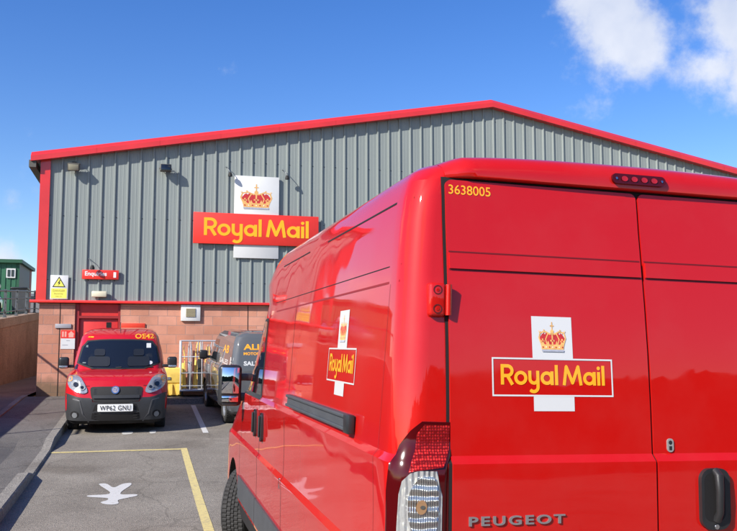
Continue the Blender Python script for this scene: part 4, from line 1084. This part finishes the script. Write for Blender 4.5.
for s in (-1, 1):
    decal('rear_light', [rrect(min(s*.73, s*.86), max(s*.73, s*.86), .72, 1.18, .03)], M['red_lens_dark'], tv, B3, 'rear', .006, .01, grid=.05)
    vw = 'left' if s < 0 else 'right'
    decal('side_window', [[(2.05, 1.14), (3.15, 1.14), (2.80, 1.52), (2.60, 1.58), (2.05, 1.58)]], M['glass'], tv, B3, vw, .003, grid=.12)
    decal('panel_gap', stroke([(1.98, .4), (1.98, 1.66)], .01) + stroke([(3.2, .4), (3.2, 1.1)], .01) + stroke([(.95, 1.0), (1.98, 1.0)], .008), M['gap'], b3, B3, vw, .002, smooth=False)
    for yy in (.78, 3.45): wheel(tv, s*.775, yy, .30, s, .31, .19, segs=40)
    mm = MB(); mm.bevbox(s*.985-.09, s*.985+.09, 3.02, 3.14, 1.10, 1.30, .04, 3); m_ = mm.build('wing_mirror', M['black_plastic'], tv)
    mm = MB(); mm.bevbox(min(s*.80, s*.93), max(s*.80, s*.93), 3.05, 3.11, 1.12, 1.18, .012, 2); mm.build('mirror_arm', M['black_plastic'], m_)
def mirrored(polys, a, w_, dz): return RawPolys([[(a+w_-p[0], p[1]+dz) for p in q] for q in polys])
decal('lettering', mirrored(text_polys('AB', .70, .15, .02), .65, .70, 1.36), M['decal_orange'], b3, B3, 'left', .003, smooth=False)
decal('lettering', mirrored(text_polys('SALES', 1.0, .10, .03), .55, 1.0, 1.14), M['decal_white'], b3, B3, 'left', .003, smooth=False)
decal('numeral', mirrored(text_polys('5', .22, .26, .05), .12, .22, 1.05), M['decal_white'], b3, B3, 'left', .004, smooth=False)

# ------------------------------------------------------------------ cage trolley with delivery trolley frames, grit bin
ZP = g(20.4)+.122
cg = tag(empty('cage_trolley', (1.36, 20.5, ZP)), 'grey steel mesh cage trolley standing against the block wall', 'trolley')
cw, cd, ch = .52, .33, 1.32
mb = MB()
for sx in (-1, 1):
    for sy in (-1, 1): mb.tube([(sx*cw, sy*cd, .12), (sx*cw, sy*cd, ch)], .019, 8)
mb.box(-cw, cw, -cd, cd, .12, .15)
mb.build('frame', M['cage'], cg)
mb = MB()
for z in (.145, .25, .55, .93, ch-.01):
    for sy in (-1, 1): mb.tube([(-cw, sy*cd, z), (cw, sy*cd, z)], .011 if z > .2 and z < 1.2 else .018, 6)
    for sx in (-1, 1): mb.tube([(sx*cw, -cd, z), (sx*cw, cd, z)], .011, 6)
for x in (-.30, -.03, .24):
    for sy in (-1, 1): mb.tube([(x, sy*cd, .14), (x, sy*cd, ch)], .010, 6)
for y in (-.1, .1):
    for sx in (-1, 1): mb.tube([(sx*cw, y, .14), (sx*cw, y, ch)], .009, 6)
mb.build('mesh_panel', M['cage'], cg)
for sx in (-1, 1):
    for sy in (-1, 1):
        mb = MB(); mb.lathe([(-.018, .001), (-.018, .048), (.018, .048), (.018, .001)], 'x', (sx*(cw-.05), sy*(cd-.05), .05), 16); mb.tube([(sx*(cw-.05), sy*(cd-.05), .05), (sx*(cw-.05), sy*(cd-.05), .12)], .014); mb.build('castor', M['rubber'], cg)
cols_ = [('yellow', 'yellow'), ('galv', 'grey'), ('yellow', 'yellow'), ('rubber', 'black'), ('yellow', 'yellow'), ('galv', 'grey'), ('yellow', 'yellow')]
px = [-.43, -.30, -.17, -.05, .09, .22, .37]
words_ = ['leftmost', 'second', 'third', 'middle', 'fifth', 'sixth', 'rightmost']
for i, (x, (mk, cn)) in enumerate(zip(px, cols_)):
    t = tag(empty('folded_trolley', (1.36+x, 20.42+.06*(i % 3), ZP+.152), (.04*(i % 2), .03*((i*7) % 5-2), .15*((i*3) % 3-1))), '%s folding trolley frame, %s from the left in the cage' % (cn, words_[i]) if i not in (0, 3, 6) else '%s folding trolley frame, %s in the cage trolley' % (cn, words_[i]), 'trolley', 'folded trolleys standing in the cage')
    h = 1.02+.05*((i*5) % 4)
    mb = MB(); mb.bevbox(-.035, .035, -.02, .02, .03, h*.62, .008, 2); mb.build('panel', M[mk], t)
    mb = MB(); mb.tube([(-.04, 0, .0), (-.04, 0, h*.8), (-.02, .03, h), (.03, .03, h), (.05, 0, h*.8), (.05, 0, 0)], .012, 6); mb.build('handle', M['galv' if i % 2 else mk], t)
    mb = MB(); mb.box(-.05, .06, -.05, .05, 0, .02); mb.build('foot_plate', M['galv'], t)
gb = tag(empty('grit_bin', (.55, 20.55, ZP)), 'yellow plastic storage bin against the wall right of the small red van', 'bin')
mb = MB(); mb.add([(-.30,-.26,.03),(.30,-.26,.03),(.30,.26,.03),(-.30,.26,.03),(-.34,-.3,.30),(.34,-.3,.30),(.34,.3,.30),(-.34,.3,.30)], [(3,2,1,0),(4,5,6,7),(0,1,5,4),(1,2,6,5),(2,3,7,6),(3,0,4,7)])
for x in (-.24, -.08, .08, .24): mb.box(x-.03, x+.03, -.315, -.28, .05, .29)
mb.build('base', M['yellow'], gb)
mb = MB(); mb.bevbox(-.345, .345, -.305, .305, .31, .67, .025, 3); mb.build('lid', M['yellow'], gb)
mb = MB(); mb.box(-.06, .06, -.322, -.303, .40, .46); mb.build('latch', M['galv'], gb)

# ------------------------------------------------------------------ left side: retaining wall, upper yard, railings, cabin
def wt(y): return min(2.58+(y-27)*.058, 3.12)
mb = MB(); ys = [-4, 5, 12, 20, 27, 36.3, 60]
for a, b_ in zip(ys, ys[1:]):
    mb.add([(-4.2,a,-.1),(-4.2,b_,-.1),(-4.2,b_,wt(b_)-.28),(-4.2,a,wt(a)-.28),(-4.45,a,-.1),(-4.45,b_,-.1),(-4.45,b_,wt(b_)-.28),(-4.45,a,wt(a)-.28)], [(0,1,2,3),(4,7,6,5)])
rw = tag(empty('retaining_wall', (-4.3, 20, 0)), 'brown concrete retaining wall with a pale coping rising left of the warehouse', 'wall')
o = mb.build('wall_face', M['retaining'], fix=False); shift(o, rw)
mb = MB()
for a, b_ in zip(ys, ys[1:]):
    mb.add([(-4.17,a,wt(a)-.28),(-4.17,b_,wt(b_)-.28),(-4.17,b_,wt(b_)),(-4.17,a,wt(a)),(-4.5,a,wt(a)-.28),(-4.5,b_,wt(b_)-.28),(-4.5,b_,wt(b_)),(-4.5,a,wt(a))], [(0,1,2,3),(3,2,6,7),(4,7,6,5),(0,4,5,1)])
o = mb.build('coping', ground_mat('coping_concrete', (.26, .18, .14), (.33, .24, .19), (.2, .15, .12), .4, False, 40), fix=False); shift(o, rw)
sheet('upper_ground', 0, 0, [-4, 5, 12, 20, 27, 36.3, 60, 120], 0, M['earth'], xs=[-90, -20, -4.5], zf=lambda x, y: wt(y)-.04)
rl_ = tag(empty('railing', (-4.33, 27, wt(27))), 'dark steel railing with curved brackets on top of the retaining wall', 'railing')
for yy in [13.9+2.45*k for k in range(11)]:
    mb = MB(); z0 = wt(yy)
    if yy < 25:
        mb.box(-4.35, -4.31, yy-.02, yy+.02, z0, z0+.86); shift(mb.build('post', M['railing']), rl_); continue
    mb.box(-4.37, -4.29, yy-.045, yy+.045, z0, z0+.90); mb.bevbox(-4.39, -4.27, yy-.06, yy+.06, z0, z0+.03, .004)
    mb.tube([(-4.33, yy, z0+.1), (-4.33, yy+.20, z0+.25), (-4.33, yy+.10, z0+.45), (-4.33, yy, z0+.55)], .014, 6)
    mb.tube([(-4.33, yy, z0+.1), (-4.33, yy-.20, z0+.25), (-4.33, yy-.10, z0+.45), (-4.33, yy, z0+.55)], .014, 6)
    shift(mb.build('post', M['railing']), rl_)
mb = MB()
for dz, r_, yy0 in ((.85, .028, 13.9), (.60, .02, 25), (.18, .02, 25)):
    mb.tube([(-4.33, y, wt(y)+dz) for y in (yy0, 27, 36.3, 38.4)], r_, 8)
shift(mb.build('rail', M['railing']), rl_)

# green site cabin
cb = tag(empty('site_cabin', (-8.2, 41.5, 3.05)), 'green flat roofed cabin with grey end wall beyond the retaining wall', 'cabin')
o = box('front_wall', -12, -5.53, 39.8, 39.9, 3.05, 5.44, M['green']); shift(o, cb)
mb = MB()
for k in range(30): mb.box(-11.9+k*.215, -11.86+k*.215, 39.775, 39.8, 3.1, 5.40)
shift(mb.build('wall_ribs', M['green']), cb)
shift(box('end_wall', -5.62, -5.5, 39.9, 43.4, 3.05, 5.44, M['cabin_grey']), cb)
shift(box('corner_post', -5.66, -5.49, 43.4, 44.0, 3.05, 5.44, M['rust_red']), cb)
shift(box('corner_post', -5.60, -5.485, 39.78, 39.92, 3.05, 5.44, M['green_dark']), cb)
shift(box('back_wall', -12, -5.5, 43.9, 44.0, 3.05, 5.44, M['green']), cb)
shift(box('roof', -12.2, -5.36, 39.6, 44.2, 5.445, 5.60, M['green_dark']), cb)
wn = box('window', -6.02, -5.64, 39.73, 39.772, 4.78, 5.20, M['white']); shift(wn, cb)
o = box('pane', -5.97, -5.86, 39.715, 39.728, 4.84, 5.14, M['glass']); o.parent = wn; o = box('pane', -5.81, -5.70, 39.715, 39.728, 4.84, 5.14, M['glass']); o.parent = wn
# two cars on the upper yard, mostly hidden behind the railing
def yard_car(x, y, rz, m, label):
    c = tag(empty('parked_car', (x, y, wt(y)-.04), (0, 0, rz)), label, 'car', 'cars on the upper yard')
    L = [(.18,.78,.05,4.0,.2,.2,.2,.2,.05,.05),(.4,.84,0,4.1,.25,.3,.2,.2,.08,.05),(.7,.85,.03,4.1,.25,.35,.2,.2,.1,.05),(.86,.82,.5,4.0,.2,.3,.2,.2,.1,.05),(.94,.78,1.0,3.9,.2,.3,.2,.2,.1,.05),(1.3,.64,1.6,3.5,.2,.25,.2,.25,.1,.05),(1.40,.55,1.9,3.2,.2,.2,.2,.2,.1,.05)]
    b_, BB = make_body('body', L, K, m, c, [(.8, .3), (3.3, .3)], .84, .33)
    decal('windscreen', [[(-.68, .97), (.68, .97), (.56, 1.28), (-.56, 1.28)]], M['glass'], c, BB, 'front', .004, grid=.1)
    for s in (-1, 1):
        decal('side_window', [[(1.5, .97), (3.5, .97), (3.2, 1.26), (1.9, 1.26)]], M['glass'], c, BB, 'left' if s < 0 else 'right', .004, grid=.15)
        decal('headlight', [rrect(min(s*.5, s*.78), max(s*.5, s*.78), .56, .70, .03)], M['clear'], c, BB, 'front', .006, grid=.1)
        for yy in (.8, 3.3): wheel(c, s*.74, yy, .29, s, .30, .18, segs=20)
yard_car(-6.6, 33.5, 0, M['dark_paint'], 'dark car behind the railing left of the white globe lamp')
wb_ = tag(empty('wheeled_bin', (-4.85, 35.6, wt(35.6)-.04)), 'dark wheeled bin behind the railing nearest the warehouse corner', 'bin')
mb = MB(); mb.add([(-.24,-.28,.06),(.24,-.28,.06),(.24,.28,.06),(-.24,.28,.06),(-.29,-.34,.96),(.29,-.34,.96),(.29,.34,.96),(-.29,.34,.96)], [(3,2,1,0),(4,5,6,7),(0,1,5,4),(1,2,6,5),(2,3,7,6),(3,0,4,7)]); mb.build('bin_body', M['grey_plastic'], wb_)
mb = MB(); mb.bevbox(-.31, .31, -.37, .36, .965, 1.04, .02, 2); mb.build('lid', M['black_plastic'], wb_)
for s_ in (-1, 1):
    mb = MB(); mb.lathe([(-.02, .001), (-.02, .1), (.02, .1), (.02, .001)], 'x', (s_*.27, .26, .1), 14); mb.build('wheel', M['rubber'], wb_)
gl_ = tag(empty('globe_lamp', (-4.72, 29.4, wt(29.4)-.04)), 'small white globe lamp on a short post behind the railing', 'lamp')
mb = MB(); mb.tube([(0, 0, 0), (0, 0, .95)], .035); mb.build('post', M['railing'], gl_)
mb = MB(); mb.lathe([(.92, .02)] + [(1.04-.12*math.cos(t*math.pi/8), .12*math.sin(t*math.pi/8)) for t in range(1, 9)], 'z', (0, 0, 0), 16); mb.build('globe', M['white'], gl_)
# distant low block and trees
fb = tag(empty('distant_building', (-9, 70, 3)), 'low pale distant building right of the green cabin', 'building')
shift(box('wall', -12, -6.2, 70, 76, 3.0, 5.6, mat('far_wall', (.20, .19, .19), .8)), fb)
shift(box('roof', -12.2, -6.0, 69.8, 76.2, 5.605, 5.85, mat('far_roof', (.16, .17, .19), .8)), fb)

# lamp column and slim posts outside the left edge whose shadows cross the bays
def shadow_pole(x, y, h, r, label, cat, name):
    t = tag(empty(name, (x, y, wt(y)-.04 if x < -4.2 else g(y)+.1)), label, cat)
    mb = MB(); mb.tube([(0, 0, 0), (0, 0, h)], [r, r*.8], 10); mb.build('post', M['railing'], t)
    return t

# unseen tree-like strip added behind the camera to darken the van reflections
mb = MB(); rnd = random.Random(3); nx, nz = 260, 14; vs = []
for j in range(nz):
    for i in range(nx):
        x = -26+60*i/(nx-1); t = j/(nz-1); h = 4.0+.35*math.sin(x*.35)+.15*math.sin(x*1.9+1)
        vs.append((x+rnd.uniform(-.1,.1), -15-2.2*math.sin(t*math.pi*.5)+rnd.uniform(-.5,.5), -.1+h*t+rnd.uniform(-.16,.16)*(j > 0)))
mb.add(vs, [(j*nx+i, j*nx+i+1, (j+1)*nx+i+1, (j+1)*nx+i) for j in range(nz-1) for i in range(nx-1)])
tag(mb.build('reflection_darkener', mat('darkener_green', (.035, .055, .022), .9, var=.5, vscale=2.5), fix=False), 'unseen dark green strip added behind the car park to darken van reflections', 'reflection_darkener', kind='stuff')

# ------------------------------------------------------------------ hills on the horizon
mb = MB(); N = 120; vs = []
for k in range(N):
    a = 2*math.pi*k/N; h = 9+5*math.sin(3*a+1)+3*math.sin(7*a)+2*math.sin(17*a+.5); rr = 300
    vs += [(rr*math.cos(a), rr*math.sin(a), -1), ((rr+8)*math.cos(a), (rr+8)*math.sin(a), h*.7), ((rr+40)*math.cos(a), (rr+40)*math.sin(a), h)]
fs = []
for k in range(N):
    j = (k+1) % N
    for q in range(2): fs.append((3*k+q, 3*j+q, 3*j+q+1, 3*k+q+1))
mb.add(vs, fs, 0, True); tag(mb.build('hills', mat('hill_green', (.06, .075, .05), .9, var=.35, vscale=.06), fix=False), kind='structure')

# ------------------------------------------------------------------ sky, sun
SD = Vector((.868, .496, -.66)).normalized()       # direction the light travels
sun = bpy.data.lights.new('sun', 'SUN'); sun.energy = 5.0; sun.angle = R(.55); sun.color = (1, .955, .89)
so = bpy.data.objects.new('sun', sun); COL.objects.link(so); so.rotation_euler = SD.to_track_quat('-Z', 'Y').to_euler(); so.location = (-20, -15, 30)
w = bpy.data.worlds.new('World'); scene.world = w; w.use_nodes = True; nt = w.node_tree; nt.nodes.clear()
out = nd(nt, 'ShaderNodeOutputWorld'); bgn = nd(nt, 'ShaderNodeBackground'); bgn.inputs['Strength'].default_value = .14
sky = nd(nt, 'ShaderNodeTexSky', sky_type='NISHITA'); sky.sun_disc = False
tos = -SD; sky.sun_elevation = math.asin(tos.z); sky.sun_rotation = math.atan2(tos.x, tos.y)
sky.altitude = 0; sky.air_density = 1.0; sky.dust_density = .6; sky.ozone_density = 2.2
tc = nd(nt, 'ShaderNodeTexCoord')
# clouds: placed lumps broken up by noise
nz = nd(nt, 'ShaderNodeTexNoise'); nz.inputs['Scale'].default_value = 9; nz.inputs['Detail'].default_value = 9; nz.inputs['Roughness'].default_value = .6
nt.links.new(tc.outputs['Generated'], nz.inputs['Vector'])
acc = None
def blob(d, r, amp):
    global acc
    ds = nd(nt, 'ShaderNodeVectorMath', operation='DISTANCE'); ds.inputs[1].default_value = d
    nt.links.new(tc.outputs['Generated'], ds.inputs[0])
    mr = nd(nt, 'ShaderNodeMapRange'); mr.inputs[1].default_value = r; mr.inputs[2].default_value = 0; mr.inputs[3].default_value = 0; mr.inputs[4].default_value = amp
    nt.links.new(ds.outputs['Value'], mr.inputs[0])
    if acc is None: acc = mr.outputs[0]
    else:
        mxm = nd(nt, 'ShaderNodeMath', operation='MAXIMUM'); nt.links.new(acc, mxm.inputs[0]); nt.links.new(mr.outputs[0], mxm.inputs[1]); acc = mxm.outputs[0]
for d, r, a in (((.4969, .7921, .3545), .11, .9), ((.522, .7835, .345), .085, .8), ((.476, .81, .345), .055, .7), ((.5912, .7497, .2974), .075, .95), ((.60, .7265, .345), .10, 1.0), ((.618, .73, .29), .08, .95),
                ((-.1462, .9837, .085), .055, .7), ((-.10, .99, .07), .05, .7), ((-.25, .96, .10), .09, .9), ((-.6, .75, .3), .25, .9), ((-.9, .2, .35), .35, .9), ((.3, -.8, .60), .30, .8), ((-.5, -.75, .45), .30, .8), ((-.35, .55, .75), .2, .6), ((.8,-.3,.5),.3,.8)):
    v = Vector(d).normalized(); blob(tuple(v), r, a)
n2 = nd(nt, 'ShaderNodeMath', operation='MULTIPLY_ADD'); n2.inputs[1].default_value = 2.0; n2.inputs[2].default_value = -1.0; nt.links.new(nz.outputs['Fac'], n2.inputs[0])
sm_ = nd(nt, 'ShaderNodeMath', operation='ADD'); nt.links.new(acc, sm_.inputs[0]); nt.links.new(n2.outputs[0], sm_.inputs[1])
cm = nd(nt, 'ShaderNodeMapRange'); cm.inputs[1].default_value = .26; cm.inputs[2].default_value = .74; cm.interpolation_type = 'SMOOTHSTEP'
cm.inputs[4].default_value = .9
nt.links.new(sm_.outputs[0], cm.inputs[0])
cc = nd(nt, 'ShaderNodeValToRGB'); cc.color_ramp.elements[0].position = .3; cc.color_ramp.elements[0].color = (3.0, 3.35, 4.2, 1); cc.color_ramp.elements[1].position = .7; cc.color_ramp.elements[1].color = (4.5, 4.6, 4.9, 1)
nz2 = nd(nt, 'ShaderNodeTexNoise'); nz2.inputs['Scale'].default_value = 14; nz2.inputs['Detail'].default_value = 4; nt.links.new(tc.outputs['Generated'], nz2.inputs['Vector']); nt.links.new(nz2.outputs['Fac'], cc.inputs['Fac'])
mxc = nd(nt, 'ShaderNodeMix', data_type='RGBA'); nt.links.new(cm.outputs[0], mxc.inputs[0]); hs = nd(nt, 'ShaderNodeHueSaturation'); hs.inputs['Hue'].default_value = .517; hs.inputs['Saturation'].default_value = 1.36; hs.inputs['Value'].default_value = .90; nt.links.new(sky.outputs[0], hs.inputs['Color']); nt.links.new(hs.outputs[0], mxc.inputs[6]); nt.links.new(cc.outputs['Color'], mxc.inputs[7])
nt.links.new(mxc.outputs[2], bgn.inputs['Color']); nt.links.new(bgn.outputs[0], out.inputs[0])

# ------------------------------------------------------------------ camera
cam = bpy.data.cameras.new('camera'); co = bpy.data.objects.new('camera', cam); COL.objects.link(co)
co.location = (0, 0, 1.8); co.rotation_euler = (R(90)+math.atan(79.5/830), 0, -R(15.04))
cam.sensor_width = 36; cam.lens = 36*830/737; cam.clip_start = .05; cam.clip_end = 1500
scene.camera = co
scene.render.engine = 'CYCLES'
scene.render.resolution_x = 1024; scene.render.resolution_y = 738
scene.view_settings.view_transform = 'Standard'; scene.view_settings.look = 'None'; scene.view_settings.gamma = 1; scene.view_settings.exposure = .6
scene.cycles.max_bounces = 8
